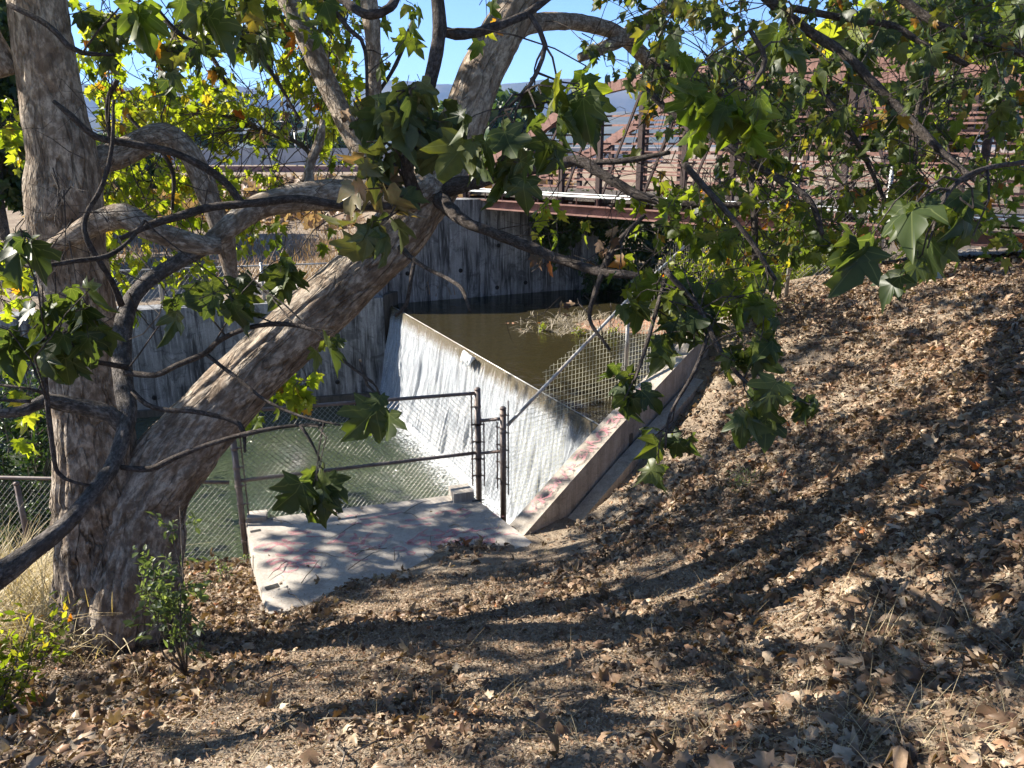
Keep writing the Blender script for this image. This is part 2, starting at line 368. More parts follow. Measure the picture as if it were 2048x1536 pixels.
# near-bank control points (px, py, z)
CP = [(1000,1536,-1.86),(0,1536,-2.0),(500,1536,-1.95),(1500,1536,-1.72),(2048,1536,-1.42),(600,1350,-2.55),(900,1300,-2.62),(1000,1420,-2.2),
 (220,1270,-3.12),(300,1400,-2.72),(0,1350,-2.85),(530,1228,-3.62),(640,1200,-3.58),(760,1150,-3.57),(900,1118,-3.57),(980,1092,-3.58),(1065,1100,-3.6),
 (1150,1005,-3.52),(1180,985,-3.42),(1330,830,-2.95),(1400,722,-2.48),(1530,640,-2.05),(1560,603,-1.9),(1650,578,-1.77),(1800,545,-1.5),(2048,522,-1.4),
 (1600,900,-2.5),(2048,800,-1.6),(2048,1100,-1.5),(1500,1150,-2.5),(1700,1350,-1.95),(1300,1300,-2.42),(1300,1050,-3.12),(1500,800,-2.6),(1800,700,-2.0),(2048,640,-1.5),
 (485,1135,-4.0),(505,1195,-3.8),(430,1155,-3.95),(100,1200,-3.45),(0,1180,-3.6),(0,1135,-3.95),(250,1160,-3.9),(780,1250,-3.1),(1100,1180,-3.05)]
cp = [GZ(a, b, c) for a, b, c in CP]
cp += [np.array(q) for q in [(0,-1.5,-.9),(-5,-1.5,-1.3),(5,-1.5,.1),(9,3,-.6),(9,9,-1.1),(12,12,-1.2),(-9,3,-2.6),(-9,6.8,-4.0),(-14,6,-4.1),(7,6,-.9),(0,.2,-1.5),(3,.3,-1.1),(-3,.3,-1.7)]]
cp = np.array(cp)
def K(r): r = np.maximum(r, 1e-9); return r*r*np.log(r)
n = len(cp); Dm = np.hypot(cp[:,None,0]-cp[None,:,0], cp[:,None,1]-cp[None,:,1])
A = np.zeros((n+3, n+3)); A[:n,:n] = K(Dm)+np.eye(n)*.015; A[:n,n] = 1; A[:n,n+1] = cp[:,0]; A[:n,n+2] = cp[:,1]; A[n:,:n] = A[:n,n:].T
sol = np.linalg.solve(A, np.concatenate([cp[:,2], [0,0,0]]))
def tps(X, Y):
    Z = sol[n]+sol[n+1]*X+sol[n+2]*Y
    for i in range(n): Z = Z+sol[i]*K(np.hypot(X-cp[i,0], Y-cp[i,1]))
    return Z
def sstep(a, b, x): t = np.clip((x-a)/(b-a), 0, 1); return t*t*(3-2*t)
def vnoise(X, Y, f, seed):
    out = np.empty(X.size)
    for i, (x, y) in enumerate(zip(X.ravel(), Y.ravel())): out[i] = noise.noise(Vector((x*f, y*f, seed)))
    return out.reshape(X.shape)
plat = [GZ(531, 1222, ZP)[:2], GZ(490, 1040, ZP)[:2], GZ(938, 985, ZP)[:2], GZ(1066, 1086, ZP)[:2]]
plat += [plat[3]+(plat[0]-plat[1])*.75*np.array([1, 1]), ]
def H(X, Y, micro=True):
    X = np.asarray(X, float); Y = np.asarray(Y, float)
    inner = (np.abs(X) < 15) & (Y < 15) & (Y > -3)
    Zn = tps(np.clip(X, -14, 12), np.clip(Y, -2, 14))
    Zn = np.clip(Zn, -4.3, .6)
    if micro:
        Zn = Zn+.05*vnoise(X, Y, 1.3, 3)+.022*vnoise(X, Y, 4.1, 5)+.009*vnoise(X, Y, 13, 8)
    # platform area: ground beneath it
    e = sdist(E, X, Y); f = sdist(Fl, X, Y)
    # keep the soil below the top of the wing wall
    ax, ay, az = W0; bx, by, bz = WB; wl2 = (bx-ax)**2+(by-ay)**2
    sw = np.clip(((X-ax)*(bx-ax)+(Y-ay)*(by-ay))/wl2, 0, 1.0); dw = np.abs(e)
    lim = np.interp(sw, [0, SC, 1], [az, WM[2], bz])-.10-.34*np.clip(sw*5, 0, 1)*(1-.5*sstep(.75, 1, sw))+np.maximum(dw-.5, 0)*(1.3+8*np.clip(.3-sw, 0, .3)/.3)
    okw = (((X-ax)*(bx-ax)+(Y-ay)*(by-ay))/wl2 > -.03) & (((X-ax)*(bx-ax)+(Y-ay)*(by-ay))/wl2 < 1.05)
    Zn = np.where(okw, np.minimum(Zn, lim), Zn)
    # pool side
    s = (X-C0[0])*out[0]+(Y-C0[1])*out[1]            # >0 downstream
    bed = np.where(s > -.15, -5.6, -3.35)
    bed = np.where((s <= -.15), np.minimum(-3.25+.12*np.sin(X*1.3+Y), -3.1), bed)
    far = -2.75+.25*sstep(0, 5, f)+.9*sstep(-6, 0, X)*sstep(.2, 3.5, f)+0.15*vnoise(X, Y, .35, 9)
    far = far-2.2*sstep(35, 120, Y)+.6*sstep(4, 10, X)*sstep(0, 4, f)
    far = np.where(X > 1.2, np.minimum(far, -3.1+1.0*np.maximum(f, 0)+0*X), far)
    k = sstep(-.02, .30, e); Z = Zn*(1-k)+bed*k
    k2 = sstep(-.05, .12, f)
    Z = Z*(1-k2)+far*k2
    return Z
def axis(a):
    out = [a[0][0]]
    for lo, hi, st in a:
        m = max(1, int(round((hi-lo)/st))); out += [lo+(hi-lo)*(i+1)/m for i in range(m)]
    return np.array(out)
xs = axis([(-9000, -600, 1400), (-600, -60, 90), (-60, -14, 4), (-14, -7, .35), (-7, 7.5, .055), (7.5, 14, .3), (14, 60, 4), (60, 600, 90), (600, 9000, 1400)])
ys = axis([(-600, -60, 135), (-60, -4, 8), (-4, .8, .3), (.8, 11, .055), (11, 20, .12), (20, 40, 1), (40, 160, 8), (160, 1000, 120), (1000, 9000, 1000)])
GX, GY = np.meshgrid(xs, ys); GZZ = H(GX, GY)
verts = np.stack([GX.ravel(), GY.ravel(), GZZ.ravel()], 1); nx = len(xs); ny = len(ys)
ii = (np.arange(ny-1)[:,None]*nx+np.arange(nx-1)[None,:]).ravel()
ground = mesh_np('ground', verts, np.stack([ii, ii+1, ii+nx+1, ii+nx], 1), M['soil'], None, True); tag(ground, None, None, kind='structure')
def hz(x, y):        # fast bilinear lookup
    i = np.clip(np.searchsorted(xs, x)-1, 0, nx-2); j = np.clip(np.searchsorted(ys, y)-1, 0, ny-2)
    tx = (x-xs[i])/(xs[i+1]-xs[i]); ty = (y-ys[j])/(ys[j+1]-ys[j])
    return (GZZ[j,i]*(1-tx)+GZZ[j,i+1]*tx)*(1-ty)+(GZZ[j+1,i]*(1-tx)+GZZ[j+1,i+1]*tx)*ty

# ------------------------------------------------------------------ hills, waters
def ridge(name, dist, h0, amp, seed, x0, x1, base):
    N = 160; rows = 14; vs = []; fs = []
    for j in range(rows):
        for i in range(N):
            x = x0+(x1-x0)*i/(N-1); tt = j/(rows-1)
            hh = h0+amp*(noise.noise(Vector((x*.0011, seed, 0)))+.5*noise.noise(Vector((x*.0035, seed, 3)))+.18*noise.noise(Vector((x*.012, seed, 7))))
            y = dist+(tt-.35)*900+120*noise.noise(Vector((x*.003, tt*3, seed)))
            prof = math.sin(min(1, tt/.55)*math.pi/2)**1.2 if tt < .55 else 1-.2*(tt-.55)
            z = base+hh*prof*(1+.13*noise.noise(Vector((x*.006, tt*6, seed+2))))
            vs.append((x, y, z))
    for j in range(rows-1):
        for i in range(N-1): a = j*N+i; fs.append((a, a+1, a+N+1, a+N))
    o = mesh_np(name, vs, fs, M['hill'], None, True); tag(o, None, None, kind='structure')
ridge('hills', 3000, 215, 55, 1.3, -3600, 3600, -8)
ridge('hills', 2000, 75, 30, 5.1, -2400, 2400, -8)

def plane_poly(name, pts, z, mat, kind='structure'):
    vs = [(p[0], p[1], z) for p in pts]; o = mesh_np(name, vs, [tuple(range(len(vs)))], mat)
    tag(o, None, None, kind=kind); return o
cdir = cd[:2]; o2 = out[:2]
Cn = Cend[:2]; won = np.array([(WB-W0)[1], -(WB-W0)[0]]); won /= np.linalg.norm(won)
plane_poly('lower_water', [(-30, 6.5), tuple(W0[:2]+won*.12+np.array([0, -.7])), tuple(W0[:2]+won*.12), tuple(Cn+o2*.12), tuple(C0[:2]-cdir*.45+o2*.12), (-2.2, 14.9), (-30, 14.9)], ZL, M['river'])
plane_poly('upper_water', [tuple(Cn-o2*.02), tuple(WM[:2]+won*.10), tuple(WB[:2]+won*.12), tuple(WC[:2]+won*.12), (5.3, 12.1), (9, 14.4), (22, 20), (22, 26), (-2.4, 17), tuple(C0[:2]-cdir*.45-o2*.02)], ZU, M['pool'])

# weir body and waterfall
Cs = C0-cd*.35; Lc = np.linalg.norm(Cend-Cs)
mb = MB()
poly = [Cs[:2]+o2*.0, Cend[:2]+o2*.0, Cend[:2]-o2*.35, Cs[:2]-o2*.35]
mb.prism([tuple(p) for p in poly][::-1], -6, ZU-.07)
weir = mb.build('weir', M['weirc'], None, loc=(Cs[0], Cs[1], -6)); tag(weir, 'low dark wet concrete weir wall carrying the sheet of falling water', 'weir')
mb = MB(); mb.tube([Cs+np.array([0, 0, .006])-out*.05, Cend+np.array([0, 0, .006])-out*.05], .008, 8)
lip = mb.build('lip_rod', M['galv'], weir, True); lip['label'] = 'thin pale rod along the crest'
ns, ntt = 620, 90
S, T = np.meshgrid(np.linspace(0, Lc, ns), np.linspace(0, 1, ntt))
nz = np.array([noise.noise(Vector((s*9, 0, 1)))*.5+noise.noise(Vector((s*31, 0, 4)))*.3 for s in S[0]])
nz2 = vnoise(S, T, 1, 2)
off = -.02+.04*np.minimum(T*6, 1)+.34*T**1.4+(nz[None,:]*.09+.05*vnoise(S*14, T*3, 1, 2))*np.minimum(T*2.2, 1)
drop = ZU+.012-(ZU-ZL+.02)*np.where(T < .03, T*.5, (T-.015)/.985)
PX = Cs[0]+cd[0]*S+out[0]*off; PY = Cs[1]+cd[1]*S+out[1]*off
vv = np.stack([PX.ravel(), PY.ravel(), drop.ravel()], 1); ii = (np.arange(ntt-1)[:,None]*ns+np.arange(ns-1)[None,:]).ravel()
falls = mesh_np('waterfall', vv, np.stack([ii, ii+1, ii+ns+1, ii+ns], 1), M['falls'], None, True, {'st': np.stack([S.ravel(), T.ravel()*1.7, 0*S.ravel()], 1)})
tag(falls, None, None, kind='structure')
# churned foam sheet at the foot
ns, ntt = 120, 24; S, T = np.meshgrid(np.linspace(0, Lc, ns), np.linspace(0, 1, ntt))
off = .22+T*.9; PX = Cs[0]+cd[0]*S+out[0]*off; PY = Cs[1]+cd[1]*S+out[1]*off
Zf = ZL+.012+.05*(1-T)**2*(1+vnoise(S*8, T*9, 1, 6))
ii = (np.arange(ntt-1)[:,None]*ns+np.arange(ns-1)[None,:]).ravel()
fo = mesh_np('foam', np.stack([PX.ravel(), PY.ravel(), Zf.ravel()], 1), np.stack([ii, ii+1, ii+ns+1, ii+ns], 1), M['foam'], None, True, {'st': np.stack([1-T.ravel(), S.ravel(), 0*S.ravel()], 1)})
tag(fo, None, None, kind='structure')
# white tuft of water at a snag on the crest
sn = GZ(940, 712, ZU); mb = MB()
for k in range(26):
    a = rng.normal(0, .05, 3); q = sn+cd*rng.uniform(-.16, .16)+np.array([0, 0, .02])
    r = rng.uniform(.02, .045); mb.tube([q+np.array([0,0,-.03]), q+out*.03+np.array([0,0,.0]), q+out*.09+np.array([0,0,-.05-rng.uniform(0,.12)])], [r*.7, r, r*.3], 6, lump=.4, lfreq=20)
t = NT('white_water'); M['white'] = t.done(t.pbr((.85, .87, .88), .35, t.bump(t.noise(t.coord(), 60, 4), .8, .02), .5))
sp_ = mb.build('spray', M['white'], falls, True)

# mud bar and dead reeds in the pool
def blob_poly(pts): return [tuple(GZ(a, b, ZU)[:2]) for a, b in pts]
def mudbar(pts, h):
    P = np.array(blob_poly(pts)); c = P.mean(0); vs = []; N = len(P); rings = 6
    for r in range(rings):
        q = 1-r/rings
        for p in P: v = c+(p-c)*q; vs.append((v[0]+rng.normal(0, .01), v[1]+rng.normal(0, .01), ZU-.02+h*(1-q)**.5+rng.normal(0, .008)))
    vs.append((c[0], c[1], ZU+h)); fs = []
    for r in range(rings-1):
        for k in range(N): k2 = (k+1) % N; fs.append((r*N+k, r*N+k2, (r+1)*N+k2, (r+1)*N+k))
    for k in range(N): fs.append(((rings-1)*N+k, (rings-1)*N+(k+1) % N, rings*N))
    o = mesh_np('mud_bar', vs, fs, M['mud'], None, True); tag(o, None, None, kind='structure')
mudbar([(1120,655),(1180,664),(1250,668),(1330,672),(1420,680),(1500,660),(1460,636),(1380,628),(1300,630),(1220,634),(1150,640),(1110,648)], .05)
mudbar([(1000,646),(1030,650),(1045,650),(1040,644),(1015,642)], .02)
mudbar([(1020,659),(1040,661),(1060,660),(1042,657)], .015)

# ------------------------------------------------------------------ far walls
def wall_seg(pts, zt, zb, thick, name, label, cat, mat):
    """pts: xy polyline of the visible face (camera side); thickness goes beyond"""
    mb = MB(); N = len(pts)
    for i in range(N-1):
        a, b = np.array(pts[i]), np.array(pts[i+1]); d = (b-a)/np.linalg.norm(b-a); nrm = np.array([-d[1], d[0]])
        L = np.linalg.norm(b-a); K_ = max(1, int(L/.5))
        for k in range(K_):
            p, q = a+d*L*k/K_, a+d*L*(k+1)/K_
            if k: p = p+d*0.0
            zp = zt[i]+(zt[i+1]-zt[i])*k/K_; zq = zt[i]+(zt[i+1]-zt[i])*(k+1)/K_
            vs = [(p[0], p[1], zb), (q[0], q[1], zb), (*(q+nrm*thick), zb), (*(p+nrm*thick), zb), (p[0], p[1], zp), (q[0], q[1], zq), (*(q+nrm*thick), zq), (*(p+nrm*thick), zp)]
            fs = [(4,5,6,7), (0,1,5,4), (2,3,7,6)]
            if k == 0: fs.append((3,0,4,7))
            if k == K_-1: fs.append((1,2,6,5))
            mb.add(vs, fs)
    o = mb.build(name, mat, None, loc=(pts[0][0], pts[0][1], zb)); return tag(o, label, cat)
def walldrains(o, items, zoff=0):
    for (px, py, a, b) in items:     # on the face line a-b
        r = fwd+(px-1024)/F*rgt-(py-768)/F*upv; d = np.array(b)-np.array(a)
        # solve r*t = a + s d
        Mx = np.array([[r[0], -d[0]], [r[1], -d[1]]]); tt, ss = np.linalg.solve(Mx, np.array(a, float))
        q = r*tt; nrm = np.array([-d[1], d[0], 0])/np.linalg.norm(d)
        mb = MB(); mb.tube([q-nrm*.012, q+nrm*.02], .042, 12); mb.build('weep_hole', M['black'], o, True)
a0, a1 = FW0[:2], FW1[:2]; dl = (a1-a0)/np.linalg.norm(a1-a0)
wl = wall_seg([a0-dl*9, a1], [-2.72, -2.68], -6, .45, 'channel_wall', 'long low streaked grey concrete channel wall beyond the lower water', 'wall', M['wallc'])
walldrains(wl, [(309,795,a0,a1),(675,764,a0,a1),(615,770,a0,a1),(500,790,a0,a1)])
mb = MB()       # ledge along the water
mb.prism([tuple(a0-dl*9-np.array([0, .12])), tuple(a1+np.array([-.1, -.12])), tuple(a1+np.array([-.1, .0])), tuple(a0-dl*9)], -6, ZL+.12)
mb.build('footing', M['weirc'], wl)
a2, a3 = FW2[:2], FW3[:2]
wr = wall_seg([a2, a3, a3+np.array([1.2, .15])], [-.98, -1.0, -1.3], -6, .5, 'bridge_abutment', 'tall stained grey concrete abutment under the far end of the rusty bridge', 'abutment', M['wallc'])
walldrains(wr, [(815,547,a2,a3),(921,541,a2,a3),(994,575,a2,a3),(1051,565,a2,a3),(997,491,a2,a3)])
# joint return between the walls
mb = MB(); mb.prism([(a1[0]+.003, a1[1]+.02), (a2[0]+.16, a2[1]-.05), (a2[0]+.16, a2[1]-.004), (a1[0]+.003, a2[1]-.004)], -6, ZU+.25); mb.build('corner_pier', M['weirc'], wr)
# sloping wing of the abutment, rising from the low wall to the high one
s0 = GD(560, 605, 13.75); s1 = GD(700, 487, 14.0); s2 = GD(757, 420, 14.25)
pts = [s0, s1, s2, np.array([-2.36, 14.42, -1.0])]
mb = MB(); N = len(pts)
for i in range(N-1):
    p, q = pts[i], pts[i+1]; th = np.array([0, .3, 0])
    vs = [(p[0], p[1], -4), (q[0], q[1], -4), (q[0], q[1]+.3, -4), (p[0], p[1]+.3, -4), tuple(p), tuple(q), tuple(q+th), tuple(p+th)]
    fs = [(4,5,6,7), (0,1,5,4), (2,3,7,6)]+([(3,0,4,7)] if i == 0 else [])+([(1,2,6,5)] if i == N-2 else [])
    mb.add(vs, fs)
ww = mb.build('wing_wall', M['wallc'], None, loc=(s1[0], s1[1], -4)); tag(ww, 'sloping grey concrete wing wall stepping down from the bridge abutment', 'wall')

# ------------------------------------------------------------------ near wing wall with graffiti
wd = (WB-W0); wd2 = np.array([wd[0], wd[1], 0]); wd2 /= np.linalg.norm(wd2); wn = np.array([wd2[1], -wd2[0], 0])     # towards camera/right
Wt = [W0-wd2*.12+np.array([0,0,-.10]), WM, WB, WC]
def wallstrip(name, line, n0, n1, dz0, zb, mat, parent=None, loc=None):
    mb = MB()
    for i in range(len(line)-1):
        p, q = line[i], line[i+1]
        a, b, c_, d_ = p+wn*n0, q+wn*n0, q+wn*n1, p+wn*n1
        vs = [(*v[:2], zb) for v in (a, b, c_, d_)]+[(*v[:2], v[2]+dz0) for v in (a, b, c_, d_)]
        fs = [(4,7,6,5), (0,4,5,1), (2,6,7,3)]+([(3,7,4,0)] if i == 0 else [])+([(1,5,6,2)] if i == len(line)-2 else [])
        mb.add(vs, fs)
    return mb.build(name, mat, parent, loc=loc)
nw = wallstrip('retaining_wall', Wt, 0, .23, 0, -6, M['conc_wing'], None, loc=(W0[0], W0[1], -4))
tag(nw, 'sloping pale concrete wing wall with faded pink graffiti beside the waterfall', 'wall')
wallstrip('footing', Wt, .262, .42, -.33, -6, M['conc_wing'], nw)
def ribbon(mb, P, w, nrm, off=.004):
    P = catmull(np.array(P), .02); n_ = len(P); L = []; Rr = []
    for i in range(n_):
        t = P[min(i+1, n_-1)]-P[max(i-1, 0)]; t = t/(np.linalg.norm(t)+1e-9); s = np.cross(nrm, t); s = s/(np.linalg.norm(s)+1e-9)
        ww_ = w*(.7+.3*math.sin(i*.9))
        L.append(P[i]+s*ww_/2+nrm*off); Rr.append(P[i]-s*ww_/2+nrm*off)
    b = []
    mb.add(L+Rr, [(i, n_+i, n_+i+1, i+1) for i in range(n_-1)])
def wp(s, nn):   # point on wall top
    q = W0+(WM-W0)*s/.42 if s < .42 else WM+(WB-WM)*(s-.42)/.58
    return q+wn*nn
nrm_w = np.cross(wn, (WB-W0)); nrm_w = nrm_w/np.linalg.norm(nrm_w); nrm_w = nrm_w if nrm_w[2] > 0 else -nrm_w
mb = MB(); s = .02; k = 0
while s < .62:
    a = .03+.05*rng.random(); b = .17+.03*rng.random()
    kind = k % 5; ds = .028+.014*rng.random(); zz = .012+.0006*(k % 5)
    if kind == 0: P = [wp(s, a), wp(s+ds*.6, b), wp(s+ds, a+.02)]
    elif kind == 1: P = [wp(s+ds*.5, a), wp(s, .12), wp(s+ds*.5, b), wp(s+ds, .11), wp(s+ds*.55, a+.01)]
    elif kind == 2: P = [wp(s, b), wp(s, a), wp(s+ds*.6, a+.04), wp(s+ds*.1, .12), wp(s+ds, b)]
    elif kind == 3: P = [wp(s, .08), wp(s+ds*.8, .07), wp(s+ds*.4, .13), wp(s+ds, .16), wp(s, b)]
    else: P = [wp(s, a), wp(s+ds*.3, b), wp(s+ds*.5, .10), wp(s+ds*.8, b), wp(s+ds, a)]
    ribbon(mb, P, .028, nrm_w, zz); s += ds*.95; k += 1
mb.build('graffiti', M['pink'], nw)

# ------------------------------------------------------------------ platform
pl = [tuple(p) for p in plat]; mb = MB()
# clockwise in px order -> make CCW
def ccw(p):
    a = sum(p[i][0]*p[(i+1) % len(p)][1]-p[(i+1) % len(p)][0]*p[i][1] for i in range(len(p))); return p if a > 0 else p[::-1]
ex = [plat[0]+(plat[0]-plat[1])*.25, plat[1], plat[2], plat[3], plat[3]+(plat[3]-plat[2])*.5]
bm_ = bmesh.new()
top = ccw([tuple(p) for p in ex])
vb = [bm_.verts.new((p[0], p[1], -4.75)) for p in top]; vt = [bm_.verts.new((p[0], p[1], ZP)) for p in top]
m_ = len(top); bm_.faces.new(vb[::-1]); bm_.faces.new(vt)
for i in range(m_): bm_.faces.new((vb[i], vb[(i+1) % m_], vt[(i+1) % m_], vt[i]))
bmesh.ops.bevel(bm_, geom=[e for e in bm_.edges], offset=.012, segments=2, affect='EDGES')
me = bpy.data.meshes.new('concrete_platform'); 
pc = np.array([plat[1][0], plat[1][1], -4.75]); bmesh.ops.translate(bm_, verts=bm_.verts, vec=tuple(-pc))
bm_.to_mesh(me); platform = bpy.data.objects.new('concrete_platform', me); C.objects.link(platform); platform.location = tuple(pc); me.materials.append(M['conc'])
tag(platform, 'pale concrete slab with faded pink graffiti on its top behind the low wire fence', 'platform')
def blockpx(px0, py0, px1, py1, w, h, name):
    a = GZ(px0, py0, ZP); b = GZ(px1, py1, ZP); d = (b-a)/np.linalg.norm(b-a); nn = np.array([-d[1], d[0], 0])
    mb = MB(); mb.prism(ccw([tuple((a)[:2]), tuple(b[:2]), tuple((b+nn*w)[:2]), tuple((a+nn*w)[:2])]), ZP-.2, ZP+h); return mb.build(name, M['conc'], platform)
blockpx(494, 1046, 533, 1042, .16, .05, 'kerb_block'); blockpx(908, 1006, 948, 1000, .22, .10, 'kerb_block')
def slot(px0, py0, px1, py1, w):
    a = GZ(px0, py0, ZP); b = GZ(px1, py1, ZP); d = (b-a)/np.linalg.norm(b-a); nn = np.array([-d[1], d[0], 0])
    P = [tuple(a+[0,0,.003]), tuple(b+[0,0,.003]), tuple(b+nn*w+[0,0,.003]), tuple(a+nn*w+[0,0,.003])]
    mb = MB(); mb.add(P, [(0,1,2,3)]); mb.build('bolt_slot', M['black'], platform)
slot(501, 1066, 522, 1062, .045); slot(533, 1182, 560, 1174, .07); slot(945, 1004, 970, 1001, .03)
G = lambda a, b: GZ(a, b, ZP)
mb = MB(); nup = np.array([0, 0, 1.0])
strokes = [ # traced from the photograph: faded cursive scrawl
 ([(509,1097),(520,1092),(528,1090),(545,1086),(565,1088),(590,1087),(612,1088)],.05), ([(565,1079),(572,1083),(590,1087)],.05),
 ([(528,1104),(545,1094),(560,1088),(578,1096),(584,1104),(576,1110),(560,1111),(552,1108)],.05),
 ([(533,1126),(545,1119),(560,1117),(566,1120),(548,1125),(536,1129)],.04), ([(540,1131),(556,1124),(575,1123),(580,1127),(560,1131)],.04),
 ([(545,1142),(560,1135),(580,1132),(596,1135),(590,1141),(570,1144),(556,1138)],.04), ([(575,1128),(600,1124),(618,1121),(632,1122),(625,1127),(600,1129)],.035),
 ([(586,1118),(600,1112),(620,1111),(627,1116),(610,1120),(590,1120)],.035), ([(590,1105),(604,1099),(620,1101),(636,1103)],.035), ([(604,1112),(618,1104),(632,1096)],.035),
 ([(610,1128),(626,1126),(636,1132),(640,1136),(628,1133)],.035), ([(590,1127),(606,1132),(624,1135)],.03),
 ([(575,1066),(590,1064),(605,1063),(620,1066),(600,1068),(580,1070)],.05),([(612,1073),(630,1074),(650,1073)],.03),
 ([(655,1088),(668,1082),(680,1073),(690,1063)],.05), ([(668,1083),(690,1085),(712,1087),(725,1087)],.05), ([(702,1080),(712,1072),(708,1067)],.05),
 ([(724,1090),(728,1080),(736,1071),(746,1063)],.045), ([(700,1078),(730,1076),(760,1077),(785,1076)],.03), ([(765,1090),(772,1080),(784,1070)],.045),
 ([(696,1093),(706,1090),(716,1092),(714,1098),(700,1098),(694,1096)],.035), ([(683,1106),(694,1102),(700,1105),(690,1108),(682,1105)],.03),
 ([(722,1098),(734,1093),(746,1095),(754,1093)],.035), ([(700,1105),(712,1108),(726,1106)],.03), ([(690,1112),(702,1114),(716,1111),(705,1108)],.03), ([(785,1099),(796,1094),(808,1096),(812,1100),(800,1102),(788,1102)],.03),
 ([(738,1092),(748,1100),(760,1096),(756,1089)],.03), ([(704,1120),(722,1121),(736,1119)],.03), ([(812,1107),(820,1104),(830,1106),(824,1110),(813,1109)],.03),
 ([(816,1086),(826,1078),(838,1070),(848,1062),(856,1058)],.045), ([(840,1070),(856,1072),(875,1071),(888,1068),(880,1062),(866,1060)],.05), ([(815,1088),(830,1083),(842,1080),(848,1084),(835,1090),(820,1088),(814,1084)],.06),
 ([(893,1066),(900,1061),(912,1059),(918,1060),(908,1064),(905,1067),(920,1066),(930,1064)],.045), ([(932,1065),(940,1060),(946,1056),(944,1062),(952,1063),(962,1060)],.04), ([(965,1060),(980,1058),(998,1056)],.035),
 ([(868,1076),(884,1075),(900,1073),(914,1070),(908,1070),(896,1078),(884,1086),(872,1090),(858,1088),(862,1084),(880,1084),(900,1085),(912,1082)],.05),
 ([(914,1082),(926,1076),(938,1073),(930,1077),(928,1080),(944,1075),(952,1073),(946,1078),(962,1073),(968,1072),(962,1077),(976,1072)],.045), ([(982,1071),(992,1068),(1002,1066)],.04), ([(1008,1070),(1022,1067),(1036,1070)],.035),
 ([(918,1090),(930,1087),(938,1086),(930,1092),(922,1096),(940,1092),(960,1086),(978,1080),(990,1077)],.045), ([(915,1102),(928,1097),(938,1095)],.04), ([(964,1089),(976,1084),(988,1081),(984,1087)],.04),
 ([(870,1028),(885,1024),(900,1022),(910,1026),(900,1030)],.05), ([(912,1022),(925,1019),(940,1024),(930,1030),(918,1034)],.05), ([(985,1028),(998,1032),(1008,1034)],.05),
 ([(810,1042),(830,1040),(850,1037),(868,1034)],.05), ([(795,1055),(815,1052),(840,1050),(862,1048)],.04), ([(700,1050),(715,1047),(735,1050),(755,1046),(770,1049)],.045), ([(720,1040),(745,1036),(770,1032)],.04), ([(690,1034),(705,1031),(720,1030)],.03),
 ([(775,1030),(790,1028),(805,1024)],.04)]
for i, (P, w) in enumerate(strokes): ribbon(mb, [G(*q) for q in P], w, nup, .003+.0004*(i % 7))
mb.build('graffiti', M['pink'], platform)

# ------------------------------------------------------------------ wire fences
def wires(mb, O, u, v, poly, pitch, kind, r=.0016, wob=0.0):
    """clip families of straight wires to a polygon given in (u,v) metres"""
    P = np.array(poly); fams = [(1, 0), (0, 1)] if kind == 'square' else [(math.cos(R(48)), math.sin(R(48))), (-math.cos(R(48)), math.sin(R(48)))]
    for fi, (dx, dy) in enumerate(fams):
        nx_, ny_ = -dy, dx; pr = P @ np.array([nx_, ny_]); k0 = math.ceil(pr.min()/pitch); k1 = math.floor(pr.max()/pitch)
        for k in range(k0, k1+1):
            cst = k*pitch; xs_ = []
            for i in range(len(P)):
                a, b = P[i], P[(i+1) % len(P)]; pa, pb = a @ (nx_, ny_)-cst, b @ (nx_, ny_)-cst
                if pa*pb < 0: q = a+(b-a)*pa/(pa-pb); xs_.append(q @ (dx, dy))
            xs_.sort()
            for i in range(0, len(xs_)-1, 2):
                if xs_[i+1]-xs_[i] < .01: continue
                m0 = max(1, int((xs_[i+1]-xs_[i])/.12)); pts = []
                for j in range(m0+1):
                    tt = xs_[i]+(xs_[i+1]-xs_[i])*j/m0; qx = nx_*cst+dx*tt; qy = ny_*cst+dy*tt
                    w3 = np.cross(u, v)*(.0022*(1 if fi else -1)+wob*math.sin(qx*7+qy*5))
                    pts.append(O+u*(qx+wob*.4*math.sin(qy*9+k))+v*qy+w3)
                mb.tube(pts, r, 3, False)
def post(parent, a, b, r, name='post', mat=None):
    mb = MB(); mb.tube([a, b], r, 14); d = (np.array(b)-np.array(a)); d = d/np.linalg.norm(d)
    mb.tube([b, b+d*.012, b+d*.03], [r*1.12, r*1.12, r*.5], 14); return mb.build(name, mat or M['galv_dark'], parent, True)
ct = lambda a, z: np.array([a[0], a[1], z])
# central fence
p1b = GD(486, 1128, 6.98); p1 = np.array([p1b[0], 6.98+.02, 0]); p1t = GD(463, 850, 7.0)
p1b = np.array([p1t[0], 7.0, -4.3]); 
p2t = GD(955, 780, 7.84); p2b = ct(p2t, -4.3); p3t = GD(1006, 818, 7.72); p3b = ct(p3t, -4.1)
gate = thing('chain_link_fence', 'low chain link fence with dark pipe rails along the water edge of the graffitied slab', 'fence', (p1b[0], p1b[1], -4.3))
post(gate, p1b, p1t, .030); post(gate, p2b, p2t, .033); post(gate, p3b, p3t, .033)
def rail(parent, a, b, r=.021, mat=None, name='rail', sag=.0):
    mb = MB(); a = np.array(a); b = np.array(b); P = [a+(b-a)*q+np.array([0,0,-sag*4*q*(1-q)]) for q in np.linspace(0, 1, 9)]
    mb.tube(P, r, 10); return mb.build(name, mat or M['galv_dark'], parent, True)
def onpost(t_, b_, z): return np.array([t_[0], t_[1], z])
def zpy(p, py):     # z of a vertical line through p that shows at image row py
    k = (768-py)/F; D = p[1]; a = math.tan(math.atan(k)-PITCH); return D*a
z1t = zpy(p1t, 824); z2t = zpy(p2t, 786); z1m = zpy(p1t, 962); z2m = zpy(p2t, 905)
